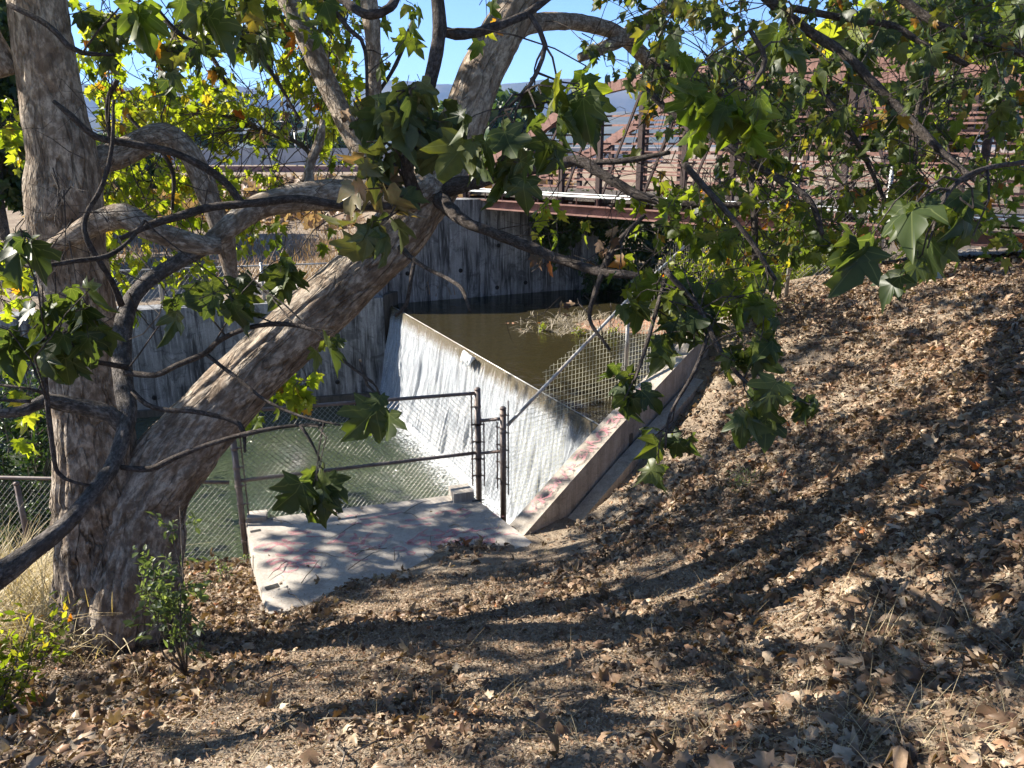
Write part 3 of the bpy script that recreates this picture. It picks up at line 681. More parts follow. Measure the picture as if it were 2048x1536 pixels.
rail(gate, ct(p1t, z1t), ct(p2t, z2t), .019); rail(gate, ct(p1t, z1m), ct(p2t, z2m), .019)
rail(gate, ct(p2t, zpy(p2t, 842)), ct(p3t, zpy(p3t, 837)), .019); rail(gate, ct(p2t, zpy(p2t, 907)), ct(p3t, zpy(p3t, 902)), .017)
def panel(parent, a, b, z0a, z0b, z1a, z1b, pitch, kind, mat, r, wob=0.0, name='mesh'):
    a = np.array(a); b = np.array(b); u = np.array([b[0]-a[0], b[1]-a[1], 0]); L = np.linalg.norm(u); u /= L; v = np.array([0, 0, 1.0]); O = ct(a, 0)
    mb = MB(); wires(mb, O, u, v, [(0, z0a), (L, z0b), (L, z1b), (0, z1a)], pitch, kind, r, wob)
    return mb.build(name, mat, parent)
panel(gate, p1t, p2t, -4.0, -3.75, z1t, z2t, .040, 'd', M['wire'], .0022, .004)
panel(gate, p2t, p3t, -3.75, -3.75, zpy(p2t, 842), zpy(p3t, 837), .040, 'd', M['wire'], .0022, .002)
# tension bars and clamp bands beside each post
def tension(parent, p, dx, z0, z1, ux):
    a = ct(p, z0)+ux*dx; b = ct(p, z1)+ux*dx; mb = MB(); mb.tube([a, b], .008, 6); mb.build('tension_bar', M['galv_dark'], parent)
    for zz in np.arange(z0+.12, z1-.03, .2):
        mb = MB(); q = ct(p, zz); mb.tube([q+np.array([0,0,-.012]), q+np.array([0,0,.012])], .037, 12); mb.bar(q, q+ux*(dx+math.copysign(.012, dx)), .012, .014)
        mb.build('clamp_band', M['galv_dark'], parent)
ux1 = (p2t-p1t)*[1, 1, 0]; ux1 /= np.linalg.norm(ux1); ux2 = (p3t-p2t)*[1, 1, 0]; ux2 /= np.linalg.norm(ux2)
tension(gate, p1t, .065, -3.95, z1t, ux1); tension(gate, p2t, -.07, -3.6, z2t, ux1); tension(gate, p2t, .07, -3.6, zpy(p2t, 842)+.02, ux2)
tension(gate, p3t, -.07, -3.6, zpy(p3t, 845), ux2); tension(gate, p3t, .06, -3.65, zpy(p3t, 800), ux2)
# left fence, from the first post out of frame
pl0 = np.array([-9.5, 6.95, 0]); fl = thing('chain_link_fence', 'dark chain link fence running behind the old sycamore at far left', 'fence', (p1b[0]-.12, p1b[1], -4.3))
pa = np.array([p1t[0]-.10, p1t[1]+.02, 0]); zl = zpy(pa, 965)
for xx in (-4.9, -7.3): post(fl, (xx, 6.98, -4.4), np.array((xx, 6.98, zl-.0)), .028)
rail(fl, ct(pa, zl), (pl0[0], pl0[1], zpy(pl0+[0,0,0], 935)), .019)
panel(fl, pl0, pa, -4.5, -4.5, zl+.12, zl-.01, .040, 'd', M['wire'], .0022, .003)
# square-mesh fence up the wing wall
p4t = GD(1258, 592, 8.9); p4b = ct(p4t, -2.95)
sf = thing('wire_mesh_fence', 'square wire mesh fence with pale sloping top pipe above the waterfall', 'fence', (p3b[0]+.05, p3b[1]+.1, -4.0))
post(sf, p4b, p4t, .024, mat=M['galv'])
q0 = ct(p3t, zpy(p3t, 850))+ux2*.05; rail(sf, q0, p4t+np.array([0,0,-.03]), .02, M['galv'])
p5 = GD(1455, 415, 10.6); rail(sf, p4t+np.array([0,0,-.02]), p5, .019, M['galv']); post(sf, ct(p5, -2.1), p5, .022, mat=M['galv'])
u = (p4t-p3t)*[1, 1, 0]; u /= np.linalg.norm(u); vz = np.array([0, 0, 1.0]); O = ct(p3t, 0)
def uv(px, py):
    r = fwd+(px-1024)/F*rgt-(py-768)/F*upv; nn = np.cross(u, vz); t_ = (O @ nn)/(r @ nn); q = r*t_-O; return (q @ u, q[2])
mb = MB(); wires(mb, O, u, vz, [uv(1018,1016),(uv(1060,1010)),uv(1240,815),uv(1330,740),uv(1330,610),uv(1262,592),uv(1235,640),uv(1185,655),uv(1140,700),uv(1085,745),uv(1092,765),uv(1060,800),uv(1018,870)], .055, 'square', .0024, .003)
mb.build('mesh', M['wire_yel'], sf)
u = (p5-p4t)*[1, 1, 0]; u /= np.linalg.norm(u); O = ct(p4t, 0)
mb = MB(); wires(mb, O, u, vz, [uv(1262,640),uv(1400,640),uv(1440,600),uv(1450,425),uv(1380,450),uv(1262,590)], .055, 'square', .0022, .003); mb.build('mesh', M['wire'], sf)
# chain link by the bridge end
q5 = GD(1600, 330, 9.9); q6 = GD(1790, 300, 9.4)
bf = thing('chain_link_fence', 'chain link fence panel on the bank in front of the bridge end', 'fence', ct(q5, -1.9))
post(bf, ct(q5, -1.9), q5, .024, mat=M['galv']); post(bf, ct(q6, -1.7), q6, .024, mat=M['galv']); 
panel(bf, q5, q6, -1.75, -1.6, q5[2], q6[2], .040, 'd', M['wire'], .0018, .002)
# far bank fence
ffl = thing('chain_link_fence', 'far chain link fence standing on top of the long channel wall', 'fence', (a1[0]-.3, a1[1]+.2, -2.7))
fa = np.array([a0[0]-2.6, a0[1]-.35, 0]); fb = np.array([a1[0]-.45, a1[1]+.15, 0])
for k in range(5):
    q = fa+(fb-fa)*k/4; post(ffl, ct(q, -2.75), ct(q, -2.02), .028, mat=M['galv'])
rail(ffl, ct(fa, -2.05), ct(fb, -2.05), .015, M['galv'])
panel(ffl, fa, fb, -2.68, -2.68, -2.05, -2.05, .06, 'd', M['wire'], .0014, .003)
kb = GD(533, 585, 14.1); mb = MB(); mb.box((kb[0], kb[1], -2.5), (.55, .35, .22)); mb.box((kb[0]+.45, kb[1]+.02, -2.57), (.34, .33, .2))
o = mb.build('concrete_block', M['conc'], None, loc=(kb[0], kb[1], -2.7)); tag(o, 'pale sunlit concrete block at the foot of the far fence', 'block')

# ------------------------------------------------------------------ bridge
bA = np.array([-1.35, 16.15, 0]); bd = np.array([4.3, -4.0, 0]); BLn = np.linalg.norm(bd); bdir = bd/BLn; bnr = np.array([bdir[1], -bdir[0], 0])   # toward camera?
if bnr[1] > 0: bnr = -bnr
bridge = thing('truss_bridge', 'rusty brown steel arched truss footbridge crossing above the pool', 'bridge', (bA[0], bA[1], -1.2))
def BP(tt, off, z): q = bA+bd*tt-bnr*off; return np.array([q[0], q[1], z])
T0, T1 = 0.0, 2.15
def arch(tt, near):
    kx = [0, .35, .5, .62, .8, 1.08, 1.4, 1.6, 1.85, 2.15]
    kz = [-.75, .0, .5, .85, 1.0, 1.06, 1.0, .82, .35, -.6]
    return float(np.interp(tt, kx, kz))
ts = np.linspace(T0, T1, 34)
for side, (off, mm) in enumerate(((0.0, M['corten']), (2.6, M['corten']))):
    near = side == 0; zb = -1.0
    mb = MB(); mb.bar(BP(T0, off, zb-.075), BP(T1, off, zb-.075), .015, .15); mb.bar(BP(T0, off-.05, zb-.16), BP(T1, off-.05, zb-.16), .14, .02); mb.bar(BP(T0, off-.05, zb+.0), BP(T1, off-.05, zb+.0), .14, .02)
    mb.build('bottom_chord', mm, bridge)
    mb = MB()
    tt = np.linspace(T0, T1, 60)
    for i in range(59): mb.bar(BP(tt[i], off, arch(tt[i], near)), BP(tt[i+1]+.004, off, arch(tt[i+1], near)), .13, .16)
    mb.build('top_chord', mm, bridge)
    for i, tq in enumerate(np.linspace(T0+.1, T1-.1, 15)):
        mb = MB(); mb.bar(BP(tq, off, zb), BP(tq, off, arch(tq, near)-.07), .085, .085, up=tuple(bdir)); mb.build('truss_post', M['corten_d'], bridge)
        if i < 14:
            t2 = tq+(T1-T0-.2)/14; mb = MB(); a_, b_ = (BP(tq, off, zb+.02), BP(t2, off, arch(t2, near)-.08)) if tq < 1.05 else (BP(tq, off, arch(tq, near)-.08), BP(t2, off, zb+.02))
            mb.bar(a_, b_, .035, .035); mb.build('diagonal_brace', M['corten_d'], bridge)
    for k in range(10):
        z = zb+.16+k*.145
        lo = T0+.03; hi = T1-.03
        for tq in np.linspace(T0, T1, 120):
            if arch(tq, near) > z+.05: lo = tq; break
        for tq in np.linspace(T1, T0, 120):
            if arch(tq, near) > z+.05: hi = tq; break
        mb = MB(); mb.bar(BP(lo, off+(.06 if near else -.06), z), BP(hi, off+(.06 if near else -.06), z), .026, .030); mb.build('rail', mm, bridge)
mb = MB(); q0, q1, q2, q3 = BP(T0, .06, 0), BP(T1, .06, 0), BP(T1, 2.54, 0), BP(T0, 2.54, 0)
mb.prism(ccw([tuple(q0[:2]), tuple(q1[:2]), tuple(q2[:2]), tuple(q3[:2])]), -.93, -.88); mb.build('deck', M['twig_grey'], bridge)
for i in range(14):
    tq = T0+.1+(T1-T0-.2)*i/13; mb = MB(); mb.bar(BP(tq, .02, -1.02), BP(tq, 2.58, -1.02), .08, .13); mb.build('floor_beam', M['corten_d'], bridge)
mb = MB(); mb.tube([BP(.03, -.12, -.84), BP(T1, -.12, -.84)], .019, 10); mb.tube([BP(.03, -.12, -.795), BP(T1, -.12, -.795)], .009, 6); mb.build('handrail_pipe', M['pipe'], bridge, True)
for i in range(28):
    tq = .06+i*.076; mb = MB(); mb.bar(BP(tq, -.11, -.985), BP(tq, -.11, -.84), .022, .022); mb.build('pipe_bracket', M['corten'], bridge)

# ------------------------------------------------------------------ leaves machinery
half = [(.0, -.02), (.18, -.14), (.34, -.10), (.60, .00), (.50, .10), (.43, .19), (.58, .36), (.66, .66), (.50, .63), (.37, .56), (.30, .56), (.33, .70), (.24, .84), (.12, .98)]
outl = half[1:]+[(0, 1.18)]+[(-x, y) for x, y in half[1:]][::-1]
LO = np.array([(0, 0)]+outl); 
def leaf_template(lod):
    if lod == 0: pts = LO
    elif lod == 1:
        hf = [(.26, -.12), (.60, .00), (.43, .19), (.66, .66), (.31, .56), (.28, .80)]; pts = np.array([(0, 0)]+hf+[(0, 1.18)]+[(-x, y) for x, y in hf][::-1])
    else:   # simple small oval leaf
        pts = np.array([(0, 0), (.22, .25), (.24, .6), (0, 1.0), (-.24, .6), (-.22, .25)])
    ctr = np.array([[0, .30]]); P = np.vstack([ctr, pts]); m = len(pts)
    fs = np.array([(0, 1+i, 1+(i+1) % m) for i in range(m)])
    return P, fs
TPL = [leaf_template(i) for i in range(3)]
def leaves(pos, size, nrm, tipd, lod=1, cup=.35, hue=None, jit=.0):
    """vectorised: returns verts, faces, lc attr.  pos,nrm,tipd (n,3)"""
    P, fs = TPL[lod]; n_ = len(pos)
    tipd = tipd/np.linalg.norm(tipd, axis=1, keepdims=True)
    nrm = nrm-(nrm*tipd).sum(1, keepdims=True)*tipd; nrm = nrm/(np.linalg.norm(nrm, axis=1, keepdims=True)+1e-9)
    sx = np.cross(tipd, nrm)
    x = P[:,0]; y = P[:,1]; rr = np.hypot(x, y-.3)
    c1 = cup*rng.uniform(.3, 2.0, (n_, 1)); fold = rng.uniform(-.1, .9, (n_, 1)); asym = rng.uniform(.82, 1.1, (n_, 1))
    z = -c1*(rr[None,:]**2)*.7+fold*np.abs(x)[None,:]*.6-.25*c1*(y[None,:]-.3)**2
    rw = 1+rng.normal(0, .085, (n_, len(P))); rw[:, :2] = 1; jj = rng.uniform(.75, 1.15, (n_, 1)) if lod < 2 else rng.uniform(.35, 1.2, (n_, 1))
    xw = x[None,:]*asym*rw*jj; yw = .3+(y[None,:]-.3)*rw; bend = rng.normal(0, .22, (n_, 1)); xw = xw+bend*np.maximum(yw, 0)**2*.5
    z = z+rng.normal(0, .035, z.shape)*(rr[None,:] > .2)
    v = pos[:,None,:]+size[:,None,None]*(xw[...,None]*sx[:,None,:]+yw[...,None]*tipd[:,None,:]+z[...,None]*nrm[:,None,:])
    F_ = fs[None]+(np.arange(n_)*len(P))[:,None,None]
    h_ = rng.random(n_) if hue is None else hue
    lc = np.stack([np.broadcast_to(x, (n_, len(P))), np.broadcast_to(y, (n_, len(P))), np.broadcast_to(h_[:,None], (n_, len(P)))], -1)
    return v.reshape(-1, 3), F_.reshape(-1, 3), lc.reshape(-1, 3)
class Leafbag:
    def __init__(s): s.v = []; s.f = []; s.a = []; s.n = 0
    def add(s, v, f, a): s.v.append(v); s.f.append(f+s.n); s.a.append(a); s.n += len(v)
    def build(s, name, mat, parent=None, smooth=False):
        if not s.n: return None
        return mesh_np(name, np.vstack(s.v), np.vstack(s.f), mat, parent, smooth, {'lc': np.vstack(s.a)})
def rdir(n_, z=0.0, s=1.0):
    d = rng.normal(0, s, (n_, 3)); d[:,2] += z; return d/np.linalg.norm(d, axis=1, keepdims=True)

# ------------------------------------------------------------------ the old sycamore
trunk_base = GZ(225, 1262, -3.12)
syc = thing('sycamore_tree', 'big old sycamore with one upright and one leaning trunk on the left bank', 'tree', trunk_base)
def limb(pts, step=.05):
    A_ = np.array([[*U(px, py, d), r*d/F] for px, py, d, r in pts]); return catmull(A_, step)
ALL = []      # branch sample points for attaching twigs
def add_limb(mb, pts, seg=12, lump=.08, lfreq=5, step=.05, seed=0, record=True, ridge=None):
    A_ = limb(pts, step); mb.tube(A_[:,:3], np.maximum(A_[:,3], .0015), seg, True, lump, lfreq, seed, ridge)
    if record: ALL.append(A_[::2,:4])
    return A_
mb = MB()
add_limb(mb, [(236,1345,5.2,150),(230,1262,5.16,124),(222,1180,5.12,104),(205,1050,5.0,88),(192,920,4.85,78),(176,760,4.7,70),(158,620,4.55,66),(140,500,4.42,67),(130,400,4.32,70),(124,310,4.24,64),(106,200,4.15,58),(88,100,4.05,56),(74,0,3.98,54),(58,-160,3.9,52),(40,-400,3.85,48),(10,-700,3.9,40)], 150, .07, 4, .03, 0, True, (.030, .22))
o = mb.build('trunk', M['bark'], syc, True)
mb = MB()
add_limb(mb, [(262,1260,5.06,92),(270,1150,5.04,90),(290,1010,5.02,80),(345,920,5.02,74),(430,822,5.03,66),(560,692,5.06,60),(690,572,5.10,56),(800,462,5.14,54),(880,350,5.18,51),(925,250,5.2,47),(965,140,5.22,44),(1030,20,5.25,42),(1110,-120,5.3,38),(1220,-330,5.4,34),(1330,-600,5.6,28)], 130, .06, 4, .03, 3.1, True, (.026, .35))
o = mb.build('trunk', M['bark_lean'], syc, True); o['label'] = 'smoother trunk leaning right across the view'
LIMBS = [
 ('bark_pale', [(150,345,4.35,30),(195,322,4.4,27),(240,308,4.45,26),(285,285,4.5,26),(330,270,4.5,24),(372,300,4.52,23),(402,350,4.55,22),(425,415,4.6,21),(450,480,4.65,19),(460,540,4.7,14),(470,600,4.7,6)]),
 ('bark_pale', [(120,505,4.45,20),(105,495,4.2,15),(150,470,4.1,20),(205,442,4.08,23),(250,432,4.05,25),(285,452,4.05,24),(340,474,4.1,22),(400,490,4.15,20),(440,492,4.2,17)]),
 ('bark_pale', [(860,375,5.1,34),(800,398,4.9,30),(740,392,4.75,30),(690,390,4.65,31),(620,392,4.55,29),(560,402,4.45,26),(505,420,4.4,25),(462,452,4.3,21),(405,497,4.2,15)]),
 ('twig_grey', [(440,470,4.26,17),(405,497,4.2,15),(340,533,4.1,15),(285,572,4.0,15),(256,615,3.9,17),(243,690,3.75,18),(248,770,3.6,19),(254,840,3.45,17),(228,925,3.3,15),(186,985,3.15,15),(130,1050,3.0,17),(60,1106,2.85,20),(0,1150,2.75,25),(-80,1200,2.6,28)]),
 ('twig_grey', [(-20,828,3.2,9),(45,822,3.25,11),(92,800,3.3,14),(120,806,3.35,16),(170,815,3.4,17),(220,828,3.42,17),(250,862,3.45,14)]),
 ('bark_pale', [(20,150,4.1,26),(-30,60,4.0,24),(-100,-60,3.9,20)]),
 ('bark_pale', [(560,-40,5.3,22),(578,0,5.3,22),(618,85,5.3,22),(655,170,5.3,21),(690,240,5.25,20),(730,320,5.2,20),(800,400,5.2,24)]),
 ('bark_pale', [(730,-60,4.9,17),(738,0,4.9,17),(745,70,4.9,16),(748,160,4.95,14),(752,260,5.0,12)]),
 ('bark_pale', [(790,400,5.4,24),(700,368,5.6,18),(640,380,5.8,14),(600,370,6,8)]),
 ('bark_pale', [(610,400,4.7,8),(618,372,4.75,10),(620,330,4.8,9),(640,280,4.8,9),(645,240,4.8,5)]),
 ('bark_pale', [(1010,70,5.4,20),(1080,45,5.8,18),(1160,45,6.4,16),(1230,65,6.8,15),(1290,115,7.2,14),(1340,180,7.4,9)]),
 ('bark_pale', [(1160,115,6.6,9),(1230,85,6.8,14),(1285,48,7,15),(1345,5,7.2,14),(1420,-60,7.3,12)]),
]
for mt, pts in LIMBS:
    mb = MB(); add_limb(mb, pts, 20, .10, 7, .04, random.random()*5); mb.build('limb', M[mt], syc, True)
BR = [ # dark branches and twigs of the same tree
 [(20,10,3.1,6),(95,50,3.1,6),(137,92,3.1,6),(165,106,3.1,5),(230,110,3.2,3)],
 [(108,203,3.8,4),(143,232,3.8,6),(191,273,3.85,7),(260,287,3.9,8),(342,304,3.95,8),(410,335,4.0,8),(455,369,4.05,8),(484,408,4.1,8)],
 [(240,478,3.7,5),(300,450,3.75,7),(350,435,3.8,8),(420,415,3.85,8),(520,405,3.9,8),(600,398,3.95,8),(700,412,4.0,8),(835,410,4.3,8)],
 [(227,200,3.6,3),(224,290,3.6,4),(205,370,3.6,5),(172,432,3.6,5),(174,480,3.6,6),(222,560,3.7,6),(243,610,3.8,7)],
 [(50,532,3.2,4),(100,530,3.2,5),(150,522,3.25,5),(215,512,3.3,5),(260,480,3.4,4),(290,440,3.4,3)],
 [(85,640,3.0,5),(92,780,3.0,5),(106,900,3.05,5),(116,945,3.1,4),(150,965,3.1,3),(215,975,3.2,3)],
 [(250,745,3.5,7),(310,750,3.45,6),(355,730,3.4,6),(410,707,3.4,6),(440,680,3.35,5),(500,655,3.3,5),(570,648,3.3,5),(635,665,3.25,4),(680,715,3.2,3),(745,765,3.15,3)],
 [(415,710,3.4,4),(450,738,3.35,4),(480,760,3.3,4),(530,800,3.25,3),(600,832,3.2,3),(680,850,3.15,2)],
 [(140,715,3.3,5),(200,725,3.4,5),(255,735,3.5,6)],
 [(265,782,3.4,5),(292,808,3.4,5),(330,820,3.4,5),(400,825,3.4,5),(480,850,3.4,5),(490,905,3.4,3)],
 [(243,935,3.3,6),(300,938,3.3,6),(350,915,3.3,6),(420,888,3.3,5),(500,866,3.3,5),(580,852,3.3,4),(650,850,3.3,3)],
 [(0,770,3.1,3),(60,778,3.1,3),(95,790,3.2,4)], [(0,800,3.2,3),(60,803,3.2,4)],
 [(890,378,5.1,20),(930,368,5.0,16),(1000,350,4.95,14),(1060,338,4.9,13),(1130,325,4.85,12),(1165,325,4.8,11),(1225,362,4.7,10),(1290,395,4.6,9),(1380,410,4.5,8),(1500,410,4.4,6)],
 [(1140,326,4.85,7),(1190,325,4.8,6),(1260,320,4.7,6),(1340,305,4.6,4)],
 [(880,400,5.0,18),(925,440,4.8,12),(970,460,4.7,11),(1050,490,4.6,12),(1100,512,4.5,11),(1160,532,4.4,10),(1205,545,4.3,10),(1262,550,4.2,8),(1330,572,4.1,7),(1400,622,4.0,5)],
 [(1200,546,4.3,7),(1240,480,4.3,6),(1290,430,4.3,4)], [(1205,545,4.3,7),(1190,585,4.2,5),(1180,640,4.1,4),(1220,700,4.0,3)],
 [(800,495,4.7,6),(828,520,4.5,5),(860,540,4.4,4),(900,560,4.3,4),(925,580,4.2,4),(940,622,4.1,3)], [(828,522,4.5,5),(822,560,4.4,4),(812,610,4.4,4),(790,632,4.4,3)],
 [(1050,30,2.9,8),(1000,50,2.8,9),(930,70,2.7,10),(880,62,2.6,10)], [(1120,-20,3.0,7),(1050,30,2.9,8)],
 [(880,-40,2.5,12),(876,0,2.5,13),(880,55,2.5,14),(868,130,2.5,14),(848,205,2.5,13),(822,285,2.5,13),(815,345,2.5,13),(838,400,2.55,12)],
 [(840,400,2.6,7),(760,400,3.4,7),(700,412,4.0,7)],
 [(800,-20,2.9,8),(780,15,2.8,9),(740,30,2.8,10),(700,10,2.9,9),(640,-40,3,8)], [(650,0,4.0,5),(700,60,4.0,5),(730,100,4,4),(735,260,4,3)],
 [(1500,-30,4.5,9),(1600,50,4.5,10),(1690,110,4.4,10),(1770,190,4.3,9),(1840,260,4.2,9),(1900,320,4.1,7),(1965,372,4.0,5)],
 [(1580,15,4.6,7),(1680,35,4.6,7),(1780,50,4.6,7),(1850,90,4.5,6),(1935,130,4.5,5)], [(1780,-20,4.6,9),(1880,50,4.5,8),(1960,80,4.5,7),(2080,120,4.5,6)],
 [(1280,170,4.6,6),(1350,230,4.6,7),(1420,270,4.5,8),(1480,310,4.4,8),(1560,360,4.3,7),(1620,402,4.2,6),(1645,470,4.2,5)],
 [(1300,120,5,6),(1400,160,5,6),(1480,230,5,5),(1500,330,4.9,6),(1508,420,4.8,7),(1510,520,4.8,6)],
 [(1330,540,3.4,6),(1400,620,3.4,5),(1440,700,3.3,5),(1500,770,3.2,4),(1580,790,3.1,3),(1640,822,3.1,3)], [(1420,660,3.4,4),(1390,740,3.3,4),(1340,830,3.3,3),(1330,900,3.3,2)],
 [(1550,560,3.6,5),(1500,480,3.7,5),(1450,420,3.8,6),(1370,330,4,7)], [(1330,560,3.5,5),(1290,700,3.4,4),(1270,760,3.3,3)],
 [(2080,320,2.2,5),(1960,340,2.1,5),(1900,380,2.0,5),(1870,440,1.95,4)], [(1500,60,2.6,5),(1530,120,2.6,5),(1500,180,2.6,3)],
 [(1060,30,2.4,5),(1090,90,2.4,5),(1060,170,2.4,4),(1010,220,2.4,3)],
 [(720,720,3.3,3),(735,770,3.25,3),(760,790,3.2,2)], [(600,850,3.2,4),(620,880,3.2,3),(640,920,3.2,2)],
 [(820,60,5,5),(780,150,5,4),(700,260,5,4)], [(300,0,5,5),(350,60,5,5),(420,110,5,5),(452,168,5,4)], [(400,20,4.6,5),(470,50,4.6,5),(540,140,4.6,4),(600,240,4.6,3)],
 [(235,160,5,5),(215,210,5,5),(225,330,5,4)], [(255,230,4.8,4),(340,330,4.8,4),(345,420,4.8,3)], [(1640,180,5,5),(1700,260,5,5),(1780,420,5,4)], [(1900,80,5,6),(1840,200,5,5),(1830,330,5,4)],
 [(560,265,6,4),(620,310,5.8,5),(600,380,5.6,6)], [(480,245,6.2,3),(560,275,6,4)],
]
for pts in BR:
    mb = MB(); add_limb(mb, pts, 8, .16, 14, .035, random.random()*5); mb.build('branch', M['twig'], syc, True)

# twigs + leaf clusters
twmb = MB()
def nearest_branch(p, maxd=1.2):
    global BP_ALL
    if BP_ALL is None: BP_ALL = np.vstack(ALL)[:,:3]
    d = np.linalg.norm(BP_ALL-p, axis=1); m_ = d.min(); c_ = np.flatnonzero(d < m_*1.35+.12); i = rng.choice(c_)
    return BP_ALL[i], d[i]
BP_ALL = None
def nearest_branch_old(p, maxd=1.2):
    best = None; bd_ = 1e9
    for A_ in ALL:
        d = np.linalg.norm(A_[:,:3]-p, axis=1); i = int(d.argmin())
        if d[i] < bd_: bd_ = d[i]; best = A_[i,:3]
    return best, bd_
def twig(a, b, r0, r1, sag=.1, seg=5):
    L = np.linalg.norm(b-a); m = max(3, int(L/.10)); pts = []; rad = []; k = rng.normal(0, .07*L, 3)
    for i in range(m+1):
        q = i/m; p = a+(b-a)*q+k*math.sin(math.pi*q)+np.array([0, 0, sag*L*math.sin(math.pi*q)])+(rng.normal(0, .006, 3) if 0 < i < m else 0)
        pts.append(p); rad.append(r0+(r1-r0)*q)
    twmb.tube(pts, rad, seg, False)
    return pts
bags = {}
def cluster(center, spread, nl, size, mat, lod=1, hang=1.3, huer=(0, 1), maxd=.85, face=.2, own=None):
    """a sprig: twigs from the nearest limb with leaves that droop from it"""
    bag = bags.setdefault(own or mat, Leafbag()) if own is None else own
    c = np.array(center); nb, d = nearest_branch(c)
    if d > maxd or nb is None: nb = c+np.array([rng.normal(0, .12), rng.normal(0, .12), min(.55, spread*1.6)])
    pts = twig(nb, c, .0042, .0022, .08)
    nt_ = max(1, nl//4); pos = []; 
    for k in range(nt_):
        e = c+rng.normal(0, 1, 3)*spread*np.array([1, .8, .75]); s_ = pts[rng.integers(len(pts)//2, len(pts))]
        tw = twig(np.array(s_), e, .0032, .0014, .05, 4)
        for j in range(4): pos.append(np.array(tw[rng.integers(max(1, len(tw)//3), len(tw))])+rng.normal(0, .02, 3))
    pos = np.array(pos[:nl] if len(pos) >= nl else pos); m = len(pos)
    sz = size*rng.uniform(.42, 1.12, m)
    tipd = rng.normal(0, .55, (m, 3)); tipd[:,2] -= hang; tipd /= np.linalg.norm(tipd, axis=1, keepdims=True)
    pet = sz*.35
    nr = rng.normal(0, .6, (m, 3))+face*np.array([0, -1, .5])
    P0 = pos+tipd*pet[:,None]*.8
    for a_, b_ in zip(pos, P0): twmb.tube([a_, b_], .0012, 3, False)
    bag.add(*leaves(P0, sz, nr, tipd, lod, .55, rng.uniform(huer[0], huer[1], m)))
def cpx(px, py, rx, ry, d, n_, size, mat, lod=0, **kw):
    k = max(1, int(round(n_/5)))
    for i in range(k):
        c = U(px+rng.normal(0, rx*.55), py+rng.normal(0, ry*.55), d*rng.uniform(.94, 1.06))
        cluster(c, .35*min(rx, ry)*d/F+.03, 5, size, mat, lod, **kw)
# foreground sprigs
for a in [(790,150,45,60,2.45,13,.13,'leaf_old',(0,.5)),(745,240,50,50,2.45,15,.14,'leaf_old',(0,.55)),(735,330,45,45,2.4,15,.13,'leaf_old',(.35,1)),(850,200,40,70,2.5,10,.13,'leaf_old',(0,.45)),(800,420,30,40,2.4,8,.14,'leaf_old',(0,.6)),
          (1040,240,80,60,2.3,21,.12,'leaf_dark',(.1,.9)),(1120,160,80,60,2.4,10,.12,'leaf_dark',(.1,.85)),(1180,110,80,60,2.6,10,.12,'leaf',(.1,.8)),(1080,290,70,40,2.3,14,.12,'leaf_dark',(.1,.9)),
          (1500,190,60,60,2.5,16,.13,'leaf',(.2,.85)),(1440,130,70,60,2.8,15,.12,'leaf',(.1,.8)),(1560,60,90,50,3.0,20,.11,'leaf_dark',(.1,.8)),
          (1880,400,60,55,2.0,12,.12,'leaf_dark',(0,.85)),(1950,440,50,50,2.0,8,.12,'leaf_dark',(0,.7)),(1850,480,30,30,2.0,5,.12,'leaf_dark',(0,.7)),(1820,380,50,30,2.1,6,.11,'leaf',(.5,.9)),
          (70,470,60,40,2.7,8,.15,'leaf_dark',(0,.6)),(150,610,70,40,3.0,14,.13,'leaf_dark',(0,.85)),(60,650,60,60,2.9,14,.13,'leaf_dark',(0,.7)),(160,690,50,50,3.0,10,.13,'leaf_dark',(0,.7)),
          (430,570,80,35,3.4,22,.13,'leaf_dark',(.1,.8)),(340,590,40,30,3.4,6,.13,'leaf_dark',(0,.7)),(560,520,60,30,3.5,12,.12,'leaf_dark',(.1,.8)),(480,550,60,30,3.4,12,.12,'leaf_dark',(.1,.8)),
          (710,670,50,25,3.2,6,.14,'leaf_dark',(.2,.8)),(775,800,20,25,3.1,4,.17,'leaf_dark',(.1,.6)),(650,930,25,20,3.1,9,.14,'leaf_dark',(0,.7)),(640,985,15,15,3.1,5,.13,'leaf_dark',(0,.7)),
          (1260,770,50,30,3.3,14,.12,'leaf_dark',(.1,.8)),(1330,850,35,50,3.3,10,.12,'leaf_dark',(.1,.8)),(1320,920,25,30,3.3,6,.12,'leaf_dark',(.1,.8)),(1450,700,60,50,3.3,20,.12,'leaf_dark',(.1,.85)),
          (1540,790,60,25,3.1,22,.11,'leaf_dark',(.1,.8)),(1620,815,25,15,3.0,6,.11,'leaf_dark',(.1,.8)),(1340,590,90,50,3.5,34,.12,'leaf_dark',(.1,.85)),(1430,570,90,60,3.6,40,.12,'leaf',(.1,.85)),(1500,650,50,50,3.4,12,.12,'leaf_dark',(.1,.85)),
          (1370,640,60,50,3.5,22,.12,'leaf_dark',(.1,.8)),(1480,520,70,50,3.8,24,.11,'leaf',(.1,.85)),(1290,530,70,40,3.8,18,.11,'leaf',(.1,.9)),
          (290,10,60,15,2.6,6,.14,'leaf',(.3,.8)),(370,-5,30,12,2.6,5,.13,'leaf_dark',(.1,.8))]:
    px, py, rx, ry, d, n_, size, mat, hr = a; cpx(px, py, rx, ry, d, n_, size, mat, 0, huer=hr)
